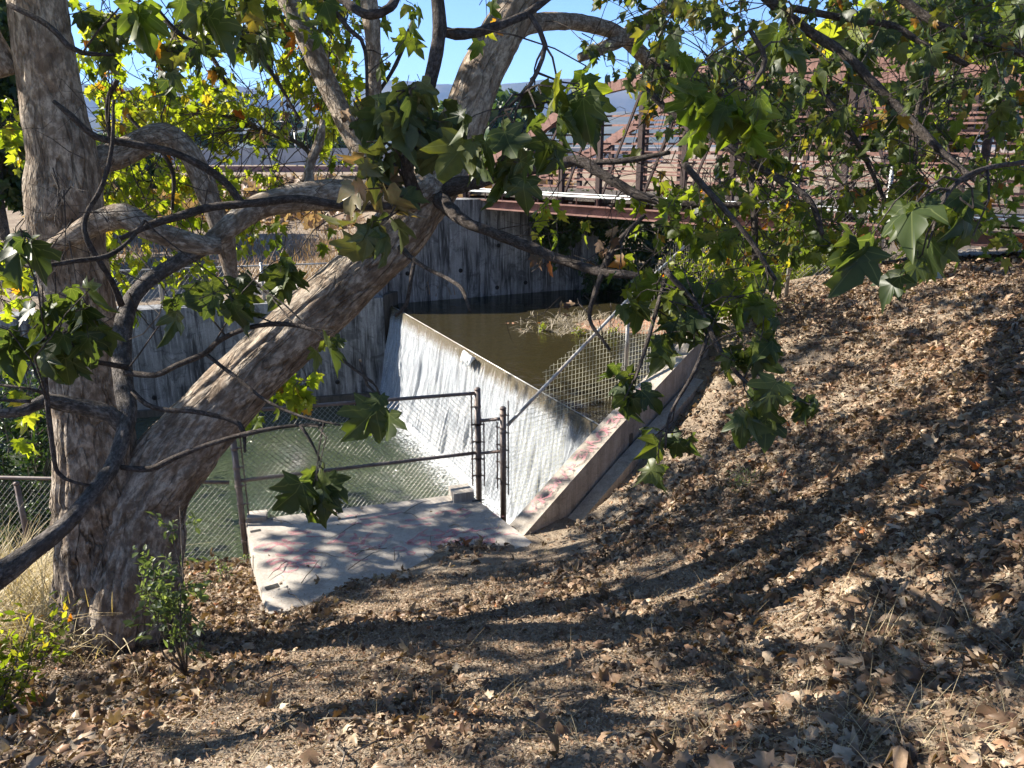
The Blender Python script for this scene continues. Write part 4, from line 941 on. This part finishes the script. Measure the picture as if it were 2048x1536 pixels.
# mid foliage: many sprigs
HOLES = [(440,100,60,55),(560,215,65,45),(520,315,100,42),(600,430,60,50),(930,120,50,110),(1190,60,110,60),(1225,270,105,110),(1650,80,90,50),(1850,90,60,50),(1400,310,60,50),(1700,190,110,40),(1960,250,70,60),
         (1130,560,110,90),(300,30,60,40),(1000,480,80,60),(1500,40,50,30)]
def region(x0, x1, y0, y1, n_, d0, d1, size, mat, nl=7, lod=1, gap=None, huer=(0, 1), sp=.13):
    k = 0; tries = 0
    while k < n_ and tries < n_*6:
        tries += 1
        px, py = rng.uniform(x0, x1), rng.uniform(y0, y1)
        if any(((px-hx)/hw)**2+((py-hy)/hh)**2 < 1 for hx, hy, hw, hh in HOLES) and rng.random() < .93: continue
        if noise.noise(Vector((px*.012, py*.012, x0*.1))) < (gap if gap is not None else -.9): 
            if rng.random() < .8: continue
        c = U(px, py, rng.uniform(d0, d1)); cluster(c, sp, nl, size, mat, lod, huer=huer); k += 1
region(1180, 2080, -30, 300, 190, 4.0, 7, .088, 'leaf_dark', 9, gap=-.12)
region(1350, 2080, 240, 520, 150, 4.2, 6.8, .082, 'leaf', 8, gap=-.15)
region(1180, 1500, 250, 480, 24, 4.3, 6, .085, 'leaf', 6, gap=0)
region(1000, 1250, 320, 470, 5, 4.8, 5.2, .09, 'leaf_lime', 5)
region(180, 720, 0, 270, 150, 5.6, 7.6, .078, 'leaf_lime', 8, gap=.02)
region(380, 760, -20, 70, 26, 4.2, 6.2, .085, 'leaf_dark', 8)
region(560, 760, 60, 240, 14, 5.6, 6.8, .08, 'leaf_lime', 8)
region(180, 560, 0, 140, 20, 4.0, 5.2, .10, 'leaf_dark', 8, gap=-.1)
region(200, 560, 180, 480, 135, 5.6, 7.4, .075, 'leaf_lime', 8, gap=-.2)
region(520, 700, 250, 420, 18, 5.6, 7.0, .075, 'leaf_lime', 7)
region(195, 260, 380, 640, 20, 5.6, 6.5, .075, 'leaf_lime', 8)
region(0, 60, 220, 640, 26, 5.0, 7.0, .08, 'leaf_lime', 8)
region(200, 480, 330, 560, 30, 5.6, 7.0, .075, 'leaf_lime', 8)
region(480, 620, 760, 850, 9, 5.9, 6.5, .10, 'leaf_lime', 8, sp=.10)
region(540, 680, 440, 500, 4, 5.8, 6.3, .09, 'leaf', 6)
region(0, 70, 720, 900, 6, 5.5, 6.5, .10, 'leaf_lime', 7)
region(640, 1000, -20, 120, 9, 3.6, 5.5, .11, 'leaf', 7)
for px, py, n_ in [(1190,455,6),(1130,590,5),(1250,440,5),(1200,500,5),(1060,560,3),(700,240,4),(620,240,4),(500,250,4)]:
    cpx(px, py, 30, 30, 4.3 if px > 900 else 5.0, n_, .06, 'litter', 1)
region(1050, 1150, 250, 330, 2, 5, 5.5, .1, 'leaf_lime', 6)
# tangle of bare twigs
def baretwigs(x0, x1, y0, y1, n_, d0, d1, L=.5):
    for _ in range(n_):
        p = U(rng.uniform(x0, x1), rng.uniform(y0, y1), rng.uniform(d0, d1)); d = rdir(1, -.3)[0]
        e = p+d*L*rng.uniform(.4, 1.2); pts = twig(p, e, .0035, .0012, -.08, 4)
        for j in range(3): s_ = np.array(pts[rng.integers(1, len(pts))]); twig(s_, s_+rdir(1, -.4)[0]*L*.35, .0018, .0008, 0, 3)
baretwigs(1300, 2040, 0, 240, 110, 4.5, 7); baretwigs(180, 720, 0, 420, 80, 4, 6.5); baretwigs(1100, 1400, 280, 660, 34, 4, 5, .45); baretwigs(60, 260, 280, 700, 26, 3.3, 4); baretwigs(1350, 2000, 240, 520, 60, 4, 6)
twmb.build('twigs', M['twig'], syc)
# high canopy out of frame that dapples the bank
can = Leafbag(); N = 0
def canopy(nclump, box, nl, size, spread, target):
    """leaf clumps placed up-sun of points on the bank"""
    P = []
    for _ in range(nclump):
        tx, ty = rng.uniform(*box[0]), rng.uniform(*box[1])
        if tx < -1.7 and ty > 4.4: continue
        if noise.noise(Vector((tx*1.1, ty*2.2, 4.2)))+.8*noise.noise(Vector((tx*2.6, ty*5.2, 1.2))) < target-(.22 if tx > .4 else 0): continue
        g = np.array([tx, ty, float(hz(tx, ty))]); s_ = np.array(sun_vec)
        for _t in range(8):
            tt = rng.uniform(3.8, 11); q = g+s_*tt
            dep = q @ fwd; py = 768-F*(q @ upv)/max(dep, .1); px = 1024+F*q[0]/max(dep, .1)
            if dep > .3 and -130 < py < 1600 and -130 < px < 2180: continue
            if q[2] < .4: continue
            break
        else: continue
        P.append(q)
    P = np.array(P); m = len(P)
    pos = np.repeat(P, nl, 0)+rng.normal(0, spread, (m*nl, 3))
    td = rng.normal(0, .6, (m*nl, 3)); td[:,2] -= .8
    can.add(*leaves(pos, size*rng.uniform(.7, 1.2, m*nl), rng.normal(0, 1, (m*nl, 3))+[0, -.3, .6], td, 1, .4))
canopy(1900, ((-5, 8), (.6, 9.4)), 9, .12, .11, .0)
canopy(160, ((-3, .2), (5.3, 7.4)), 12, .13, .14, -.25)
can.build('crown', M['leaf'], syc)
for mt, b_ in bags.items(): b_.build('foliage', M[mt], syc)

# ------------------------------------------------------------------ litter, dry grass
def keep(x, y):
    e = sdist(E, x, y); return e < -.03
def on_plat(x, y):
    p = np.array(ex); ins = np.zeros(x.shape, bool); j = len(p)-1
    for i in range(len(p)):
        c_ = ((p[i,1] > y) != (p[j,1] > y)) & (x < (p[j,0]-p[i,0])*(y-p[i,1])/(p[j,1]-p[i,1]+1e-12)+p[i,0]); ins ^= c_; j = i
    return ins
def vis(x, y, z, m=60):
    dep = y*fwd[1]+z*fwd[2]; px = 1024+F*x/dep; py = 768-F*(y*upv[1]+z*upv[2])/dep
    return (dep > .2) & (px > -m) & (px < 2048+m) & (py > 0) & (py < 1536+m)
bag = Leafbag()
def scatter(n_, xr, yr, size, lod, dens=None, lift=.012, up=1.0, hue=(0, 1), cup=.9):
    x = rng.uniform(*xr, n_); y = rng.uniform(*yr, n_); z = hz(x, y)
    ok = keep(x, y) & vis(x, y, z)
    op = on_plat(x, y) & (z < ZP); z = np.where(op, ZP, z); ok &= ~op | (rng.random(n_) < .012)
    if dens is not None: ok &= rng.random(n_) < dens(x, y)
    x, y, z = x[ok], y[ok], z[ok]; m = len(x)
    nr = rng.normal(0, .45, (m, 3)); nr[:,2] += up; td = rng.normal(0, 1, (m, 3)); td[:,2] *= .35
    h_ = hue[0]+(hue[1]-hue[0])*rng.random(m)
    bag.add(*leaves(np.stack([x, y, z+lift*rng.random(m)+.004], 1), size*rng.uniform(.4, 1.3, m), nr, td, lod, cup, h_))
def soilmask(x, y):
    e = sdist(E, x, y); c_ = np.where(x > .3, np.clip((-e-.25)/1.1, .04, 1), 1); return c_
nzf = lambda x, y, f, s: np.array([noise.noise(Vector((a*f, b*f, s))) for a, b in zip(x, y)])
pathd = lambda x, y: soilmask(x, y)*np.clip(.5+.5*np.tanh((x-.9)*1.2)+.6*(x < -1.3)+.9*nzf(x, y, 1.4, 2), .04, 1)
scatter(190000, (-4, 8), (1.2, 11), .033, 2, pathd, .022, .7, (0, .95), .7)
scatter(170000, (-3, 4), (1.2, 5.8), .019, 2, None, .010, .9, (.2, .93), .5)
scatter(30000, (-4, 8), (1.2, 11), .024, 2, None, .012, .7)
scatter(95000, (-4, 8), (1.2, 11), .040, 1, pathd, .034, .62, (0, .95), 1.0)
scatter(13000, (-4, 8), (1.2, 10), .058, 1, pathd, .045, .5, (.2, 1), 1.3)
lit = bag.build('fallen_leaves', M['litter']); tag(lit, None, None, kind='stuff'); lit['label'] = 'brown fallen sycamore leaves carpeting the bank'; lit['category'] = 'fallen leaves'
# twigs lying about
mb = MB()
for _ in range(420):
    x, y = rng.uniform(-3.5, 6), rng.uniform(1.6, 9); z = float(hz(x, y))
    if not (keep(np.array([x]), np.array([y]))[0]): continue
    if on_plat(np.array([x]), np.array([y]))[0]: z = max(z, ZP)
    a = rng.uniform(0, 6.28); L = rng.uniform(.08, .45); pts = []
    for k in range(5):
        q = k/4; xx = x+math.cos(a)*L*q+rng.normal(0, .012); yy = y+math.sin(a)*L*q+rng.normal(0, .012); zz = float(hz(xx, yy)); 
        if on_plat(np.array([xx]), np.array([yy]))[0]: zz = max(zz, ZP)
        pts.append((xx, yy, zz+.012+.02*math.sin(q*3)))
    mb.tube(pts, [.004, .004, .0035, .003, .0015], 5)
o = mb.build('fallen_twigs', M['twig_pale']); tag(o, 'thin dry twigs scattered over the leaf litter', 'twigs', kind='stuff')

def gpt(px, py):
    z = -2.5; g = GZ(px, py, z)
    for _k in range(12): z = .5*z+.5*float(hz(g[0], g[1])); g = GZ(px, py, z)
    return np.array([g[0], g[1], z])
def blades(bag, cx, cy, cz, n_, spread, h, lean=.5, curl=.6, w=.004, hue=(0, 1)):
    K_ = 6
    for i in range(n_):
        b = np.array([cx+rng.normal(0, spread), cy+rng.normal(0, spread), 0]); b[2] = (float(hz(b[0], b[1])) if cz is None else cz)-.01
        a = rng.uniform(0, 6.28); hh = h*rng.uniform(.4, 1.25); ln = lean*rng.uniform(.1, 1.4); cu = curl*rng.uniform(.2, 1.5); d = np.array([math.cos(a), math.sin(a), 0]); sd = np.array([-d[1], d[0], 0])
        v = []
        for k in range(K_):
            q = k/(K_-1); p = b+d*hh*(ln*q+cu*q*q*.8)+np.array([0, 0, hh*(q-.5*cu*q*q)]); ww_ = w*(1-q*.85); v += [p-sd*ww_/2, p+sd*ww_/2]
        f = [(2*k, 2*k+1, 2*k+3) for k in range(K_-1)]+[(2*k, 2*k+3, 2*k+2) for k in range(K_-1)]
        h_ = rng.uniform(*hue); bag.add(np.array(v), np.array(f), np.tile([0, 0, h_], (2*K_, 1)))
# tall dry grass at the foot of the tree
bag = Leafbag()
for _ in range(330):
    px, py = rng.uniform(-60, 250), rng.uniform(1125, 1300); g = gpt(px, py)
    if g[1] > 6.9: continue
    blades(bag, g[0], g[1], None, 9, .08, rng.uniform(.2, .6), .4, .8, .010, (.4, 1))
for px, py, n_, h in [(20,1250,9,.5),(90,1240,9,.45),(150,1255,7,.4),(30,1180,8,.6),(100,1190,8,.55),(60,1170,6,.62),(130,1200,8,.4)]:
    g = gpt(px, py); blades(bag, g[0], g[1], None, n_, .09, h, .25, .8, .006)
o = bag.build('dry_grass', M['straw']); tag(o, 'tall straw coloured grass left of the old sycamore', 'grass', kind='stuff')
bag = Leafbag()
for _ in range(420):
    px, py = rng.uniform(0, 2048), 1536-abs(rng.normal(0, 260)); 
    if rng.random() < .45: px = rng.uniform(1300, 2048)
    z = -2.2
    g = GZ(px, py, z)
    for _k in range(4): z = float(hz(g[0], g[1])); g = GZ(px, py, z)
    if not keep(np.array([g[0]]), np.array([g[1]]))[0]: continue
    blades(bag, g[0], g[1], None, rng.integers(3, 9), .05, rng.uniform(.05, .13), .9, .6, .0026)
for px, py, n_, h in [(1760,1290,26,.24),(1090,1105,26,.14),(1890,1290,14,.22),(1690,1210,16,.18),(700,1210,16,.1),(1490,1170,10,.2),(300,1300,14,.16),(1000,1000,10,.25),(985,1015,14,.22),(1012,1022,16,.25),(1190,990,14,.12),(1660,860,20,.16),(1250,900,4,.3)]:
    z = -2.5; g = GZ(px, py, z)
    for _k in range(6): z = float(hz(g[0], g[1])); g = GZ(px, py, z)
    blades(bag, g[0], g[1], None, n_, .05, h, .8, .4, .0035)
o = bag.build('grass_tufts', M['straw']); tag(o, 'sparse dry grass tufts poking through the leaf litter', 'grass', kind='stuff')
bag = Leafbag()
for _ in range(380):
    px, py = rng.uniform(1045, 1480), rng.uniform(630, 668); 
    g = GZ(px, py, ZU)
    if px < 1110 and rng.random() < .7: continue
    blades(bag, g[0], g[1], ZU, 5, .06, rng.uniform(.10, .24), .4, 1.9, .014)
o = bag.build('dead_reeds', M['reed']); tag(o, 'curled dead grey reeds on the mud bar in the upper pool', 'reeds', kind='stuff')

# ------------------------------------------------------------------ shrubs
def shrub(name, label, base, h, w, nstem, nleaf, lsize, mat, stemmat='twig_pale', group=None, lod=2, upb=.6, stemr=.008):
    base = np.array(base); o = thing(name, label, 'shrub', base, group); sm = MB(); bg_ = Leafbag(); P = []; D_ = []
    for i in range(nstem):
        a = rng.uniform(0, 6.28); tip = base+np.array([math.cos(a)*w*rng.uniform(.1, 1), math.sin(a)*w*.8*rng.uniform(.1, 1), h*rng.uniform(.55, 1)])
        mid = base+(tip-base)*.45+rng.normal(0, w*.12, 3)
        A_ = catmull(np.array([[*base, stemr], [*mid, stemr*.6], [*tip, stemr*.2]]), h/10); sm.tube(A_[:,:3], A_[:,3], 5)
        for j in range(5):
            s_ = A_[rng.integers(len(A_)//3, len(A_)), :3]; e = s_+rdir(1, .3)[0]*w*.45; sm.tube([s_, (s_+e)/2+rng.normal(0, .01, 3), e], [stemr*.3, stemr*.25, stemr*.12], 4)
            for k in range(max(1, nleaf//(nstem*5))): q = rng.random(); P.append(s_+(e-s_)*q+rng.normal(0, .018, 3)*(w/.3)); D_.append((e-s_))
    P = np.array(P); D_ = np.array(D_); D_ /= np.linalg.norm(D_, axis=1, keepdims=True)
    bg_.add(*leaves(P, lsize*rng.uniform(.6, 1.3, len(P)), rng.normal(0, .5, (len(P), 3))+[0, 0, upb], D_+rng.normal(0, .6, D_.shape), lod, .3))
    sm.build('stems', M[stemmat], o, True); bg_.build('leaves', M[mat], o); return o
b_ = gpt(372, 1350)
shrub('sapling', 'slender small leaved sapling standing in front of the sycamore trunk', b_, .98, .30, 9, 620, .050, 'leaf_shrub')
b_ = gpt(40, 1420); shrub('bush', 'bright green leafy bush at the lower left corner', b_+np.array([-.1, 0, 0]), .62, .36, 14, 1100, .045, 'leaf_lime', upb=.7)
b_ = gpt(1480, 985); shrub('small_plant', 'low sparse green plant among leaf litter on the right slope', b_, .22, .22, 8, 220, .025, 'leaf_shrub')
b_ = gpt(455, 1160); shrub('small_plant', 'leafy seedling between the trunk and the slab corner', b_, .22, .2, 5, 90, .04, 'leaf_shrub')
b_ = GZ(1185, 590, ZU); shrub('water_plant', 'green bush growing from the water beside the abutment', b_, .75, .5, 14, 700, .09, 'ivy')
for px, lab in [(1085, 'yellow green weed poking from the pool left of the mud bar'), (1160, 'small yellow green weed at the left end of the mud bar'), (1225, 'clump of yellow green weeds in front of the reeds')]:
    b_ = GZ(px, 672 if px > 1100 else 662, ZU); shrub('pond_weed', lab, b_, .12, .12, 6, 60, .05, 'leaf_lime', group='weeds in the pool')
# bushes on the crest of the right bank
for px, py, D_, h, w, n_, lab in [(1480, 600, 10.3, 1.5, .7, 1500, 'tall pale leaved bush at the top of the concrete wing wall'), (1600, 575, 10.4, 1.3, .8, 1600, 'sunlit bush on the bank crest below the bridge rails'), (1760, 550, 10.2, 1.0, .8, 1300, 'low bush on the crest right of the young tree'), (1400, 600, 11.2, 1.6, .6, 1200, 'narrow bush beside the bridge near the pool')]:
    b_ = gpt(px, {1480: 655, 1600: 605, 1760: 572, 1400: 700}[px]); h = h*.8
    shrub('bush', lab, b_, h, w, 16, n_, .07, 'leaf_lime' if px < 1700 else 'leaf', upb=.3, stemr=.014)
b_ = gpt(1653, 592); yt = thing('young_tree', 'young thin white stemmed tree on the crest of the right bank', 'tree', b_); mb = MB()
A_ = catmull(np.array([[*b_, .03], [*(b_+[.02, .0, .5]), .026], [*(b_+[-.03, .02, 1.2]), .02], [*(b_+[.08, 0, 2.2]), .012]]), .08); mb.tube(A_[:,:3], A_[:,3], 10, True, .1, 12); mb.build('trunk', M['bark_pale'], yt, True)
bg_ = Leafbag(); n_ = 420; P = b_+np.array([0, 0, 1.35])+rng.normal(0, 1, (n_, 3))*[.45, .4, .5]; bg_.add(*leaves(P, .09*rng.uniform(.6, 1.3, n_), rng.normal(0, 1, (n_, 3))+[0, -.4, .4], rng.normal(0, .6, (n_, 3))-[0, 0, .5], 1)); bg_.build('crown', M['leaf'], yt)

# ivy hanging right of the abutment
n_ = 9000; X = rng.uniform(.4, 8.5, n_); tt = rng.random(n_)
yb = np.interp(X, [-2.3, a3[0], 3.2, 7, 13], [14.5, a3[1], 16.4, 17.5, 21]); Y = yb-.05+tt*1.3+rng.normal(0, .08, n_); Zi = ZU+tt*1.9+rng.normal(0, .1, n_)
kp = ~((X < 1.8) & (tt < .55+.2*np.sin(X*5)) & (Y < yb+.9))
X, Y, Zi = X[kp], Y[kp], Zi[kp]; 
sel = X < 2.3; Y = np.where(sel, yb[kp]-.04-.10*rng.random(len(X)), Y)
bag = Leafbag(); m = len(X); bag.add(*leaves(np.stack([X, Y, Zi], 1), .10*rng.uniform(.6, 1.3, m), rng.normal(0, .6, (m, 3))+[0, -1, .5], rng.normal(0, .5, (m, 3))-[0, 0, 1], 1))
o = bag.build('ivy', M['ivy']); tag(o, 'dense dark ivy covering the shaded bank under the bridge', 'ivy')

# ------------------------------------------------------------------ far background
def dotree(label, base, h, w, mat, n_, ls, group=None, shape=1.0, trunkr=.12):
    base = np.array(base, float); o = thing('tree', label, 'tree', base, group); mb = MB()
    A_ = catmull(np.array([[*base, trunkr], [*(base+[.1, 0, h*.4]), trunkr*.7], [*(base+[0, .1, h*.85]), trunkr*.2]]), h/8); mb.tube(A_[:,:3], A_[:,3], 8, True, .1)
    lobes = [base+np.array([rng.normal(0, w*.42), rng.normal(0, w*.42), h*(.32+.6*rng.random())]) for _ in range(18)]
    for q in lobes: s_ = A_[rng.integers(2, len(A_)), :3]; mb.tube([s_, (s_+q)/2+[0, 0, -.03*h], q], [trunkr*.35, trunkr*.25, trunkr*.08], 5)
    mb.build('trunk', M['twig_grey'], o, True)
    L = np.array(lobes); idx = rng.integers(0, len(L), n_); rr = rng.normal(0, 1, (n_, 3)); rr /= np.linalg.norm(rr, axis=1, keepdims=True)
    lw = w*rng.uniform(.22, .45, len(L)); P = L[idx]+rr*(lw[idx]*rng.uniform(.55, 1.05, n_))[:,None]*[1, 1, .8*shape]
    b2 = Leafbag(); b2.add(*leaves(P, ls*rng.uniform(.6, 1.4, n_), rr+rng.normal(0, .5, (n_, 3)), rng.normal(0, .6, (n_, 3))-[0, 0, .5], 1)); b2.build('crown', M[mat], o)
def ft(px, py, D_, h, w, label, mat='leaf_far', n_=2600, ls=None, **kw):
    b = GD(px, py, D_); dotree(label, b, h, w, mat, n_, ls or w*.13, trunkr=h*.02, **kw)
ft(30, 600, 22, 8.5, 2.6, 'dark broadleaf tree at the far left edge behind the upright trunk', n_=5000, ls=.26)
ft(-90, 640, 17, 6.5, 2.4, 'dark tree beyond the far left fence partly out of frame', n_=4000, ls=.24)
ft(260, 480, 38, 5.5, 2.4, 'green tree rising behind the upright trunk on the far bank', n_=3500)
ft(420, 320, 170, 9, 5, 'tall hazy tree behind the pale road barrier near the left street lamp')
ft(470, 318, 185, 11, 4.5, 'tallest hazy tree behind the pale road barrier', shape=1.4)
ft(540, 322, 190, 5.5, 4.5, 'short round tree behind the pale road barrier between the street lamps')
ft(575, 318, 210, 11.5, 5.5, 'dark conifer like tree beside the right street lamp', shape=1.2)
ft(640, 322, 180, 6, 5, 'bushy green tree right of the right street lamp')
ft(700, 330, 170, 8, 6, 'tree behind the road barrier hidden by hanging leaves')
ft(330, 330, 175, 9, 6, 'leafy tree at the left end of the pale road barrier')
ft(1010, 330, 120, 9, 9, 'low tree on the horizon seen under the leaning trunk')
ft(1500, 330, 60, 7.0, 6, 'green tree behind the middle of the footbridge', mat='leaf')
ft(1700, 330, 45, 6.5, 6, 'broad tree behind the right half of the footbridge', mat='leaf')
ft(1900, 330, 40, 7.5, 6, 'sunlit tree behind the right end of the footbridge', mat='leaf_lime')
ft(2080, 330, 36, 8.0, 6, 'tree at the right edge beyond the footbridge', mat='leaf')
# road barrier with panels
x0, x1 = -110, 30; yb = 150
bar_ = thing('noise_barrier', 'long pale grey panel wall along the far road under the mountains', 'wall', (x0, yb, -5))
t = NT('barrier_panel'); M['barrier'] = t.done(t.pbr(t.ramp(t.noise(t.coord(), .4, 4), [(.3, (.30, .29, .28)), (.7, (.42, .41, .39))]), .8, None, .2))
for k in range(28):
    x = x0+k*5; mb = MB(); mb.box((x+2.5, yb+k*.35, -2.0), (4.86, .2, 3.1)); mb.build('panel', M['barrier'], bar_)
    mb = MB(); mb.box((x, yb+k*.35-.05, -1.95), (.3, .4, 3.4)); mb.build('barrier_post', M['galv'], bar_)
mb = MB(); mb.box((x0+70, yb-1, -4.2), (142, .4, 1.1)); mb.build('base_kerb', M['corten'], bar_)
for px, py, hh, side, lab in [(448, 303, 5.6, 1, 'left curved street lamp above the far road barrier'), (592, 300, 8.2, -1, 'taller right street lamp above the far road barrier')]:
    b = GD(px, py, 165); b[2] = -4.2; top = 165*math.tan(0)+ (0 if False else 0)
    zt = GD(px, {448: 275, 592: 252}[px], 165)[2]
    o = thing('street_lamp', lab, 'street lamp', b, 'street lamps on the far road'); mb = MB()
    mb.tube([b, (b[0], b[1], zt-.6)], [.22, .16], 8); mb.tube([(b[0], b[1], zt-.6), (b[0]+side*.5, b[1], zt+.2), (b[0]+side*1.6, b[1], zt+.7), (b[0]+side*3, b[1], zt+.9)], [.16, .13, .11, .1], 8); mb.build('pole', M['galv'], o, True)
    mb = MB(); mb.box((b[0]+side*3.4, b[1], zt+.85), (1.1, .4, .25)); mb.build('lamp_head', M['galv'], o)
# dry brush on far bank
bag = Leafbag()
for _ in range(520):
    y = 14.9+abs(rng.normal(0, 5)); x = rng.uniform(-9, -1.5)*(y/15); z = float(hz(x, y)); blades(bag, x, y, z, 9, .22, rng.uniform(.2, .5), .6, .3, .02)
o = bag.build('dry_brush', M['rust_grass']); tag(o, 'dry reddish brown brush on the far bank above the wall', 'brush', kind='stuff')
bag = Leafbag()
for _ in range(1300):
    y = rng.uniform(24, 120); x = rng.uniform(-.65, .05)*y; z = float(hz(x, y)); m = 7
    P = np.array([x, y, z])+np.abs(rng.normal(0, 1, (m, 3)))*[.6, .6, .22]; bag.add(*leaves(P, rng.uniform(.25, .5, m), rng.normal(0, 1, (m, 3)), rng.normal(0, 1, (m, 3))+[0, 0, .5], 1))
o = bag.build('dry_scrub', M['rust_grass']); tag(o, 'brown scrub covering the open ground before the far road', 'scrub', kind='stuff')
# spiky dry bush on the far embankment
b_ = GD(665, 500, 15.6); b_[2] = float(hz(b_[0], b_[1])); bag = Leafbag(); blades(bag, b_[0], b_[1], b_[2], 150, .05, .95, .9, .1, .012)
o = bag.build('dry_bush', M['rust_grass']); tag(o, 'spiky dry pinkish bush on the far embankment beside the leaning trunk', 'bush')
# far-left green bank plants beyond the near fence
for px, py, D_, h, w, lab in [(30, 1000, 8.0, 1.7, .75, 'dark green bush behind the left fence by the water'), (-70, 900, 9.0, 2.3, 1.0, 'tall dark bush beyond the left fence at the frame edge'), (95, 1040, 7.7, .95, .5, 'low dark bush between the left fence and the water'), (60, 860, 10.4, 1.9, .9, 'leafy dark bush rising behind the others beyond the left fence')]:
    b_ = GD(px, py, D_); b_[2] = -4.75; shrub('bush', lab, b_, h, w, 18, 2400, .085, 'ivy', upb=.3, stemr=.015)
# pale gravel path on the crest
q = [gpt(1880, 560), gpt(2090, 585), GD(2090, 528, 10.2), GD(1900, 520, 10.4)]
K1, K2 = 30, 16; vs = []
for j in range(K2):
    for i in range(K1):
        a_, b2 = i/(K1-1), j/(K2-1); p = (q[0]*(1-a_)+q[1]*a_)*(1-b2)+(q[3]*(1-a_)+q[2]*a_)*b2
        edge = (noise.noise(Vector((a_*6, b2*6, 3)))*.1); vs.append((p[0]+edge, p[1]+edge, float(hz(p[0]+edge, p[1]+edge))+.012))
t = NT('gravel'); p_ = t.coord(); vo = t.n('TexVoronoi', i_Vector=p_, i_Scale=45); M['gravel'] = t.done(t.pbr(t.ramp(vo.outputs['Distance'], [(.1, (.52, .47, .40)), (.6, (.25, .21, .17))]), .95, t.bump(vo.outputs['Distance'], .8, .03), .1))
o = mesh_np('path', vs, [(j*K1+i, j*K1+i+1, (j+1)*K1+i+1, (j+1)*K1+i) for j in range(K2-1) for i in range(K1-1)], M['gravel'], None, True); tag(o, None, None, kind='structure')

# ------------------------------------------------------------------ air
mb = MB(); mb.prism([(-7000, -700), (7000, -700), (7000, 5200), (-7000, 5200)], -14, 420)
t = NT('haze_air'); pv = t.n('VolumePrincipled'); pv.inputs['Density'].default_value = .00012; pv.inputs['Color'].default_value = (.22, .42, .95, 1); pv.inputs['Anisotropy'].default_value = .0
t.l(pv.outputs[0], t.out.inputs['Volume'])
hb = mb.build('haze', t.m); tag(hb, None, None, kind='stuff')
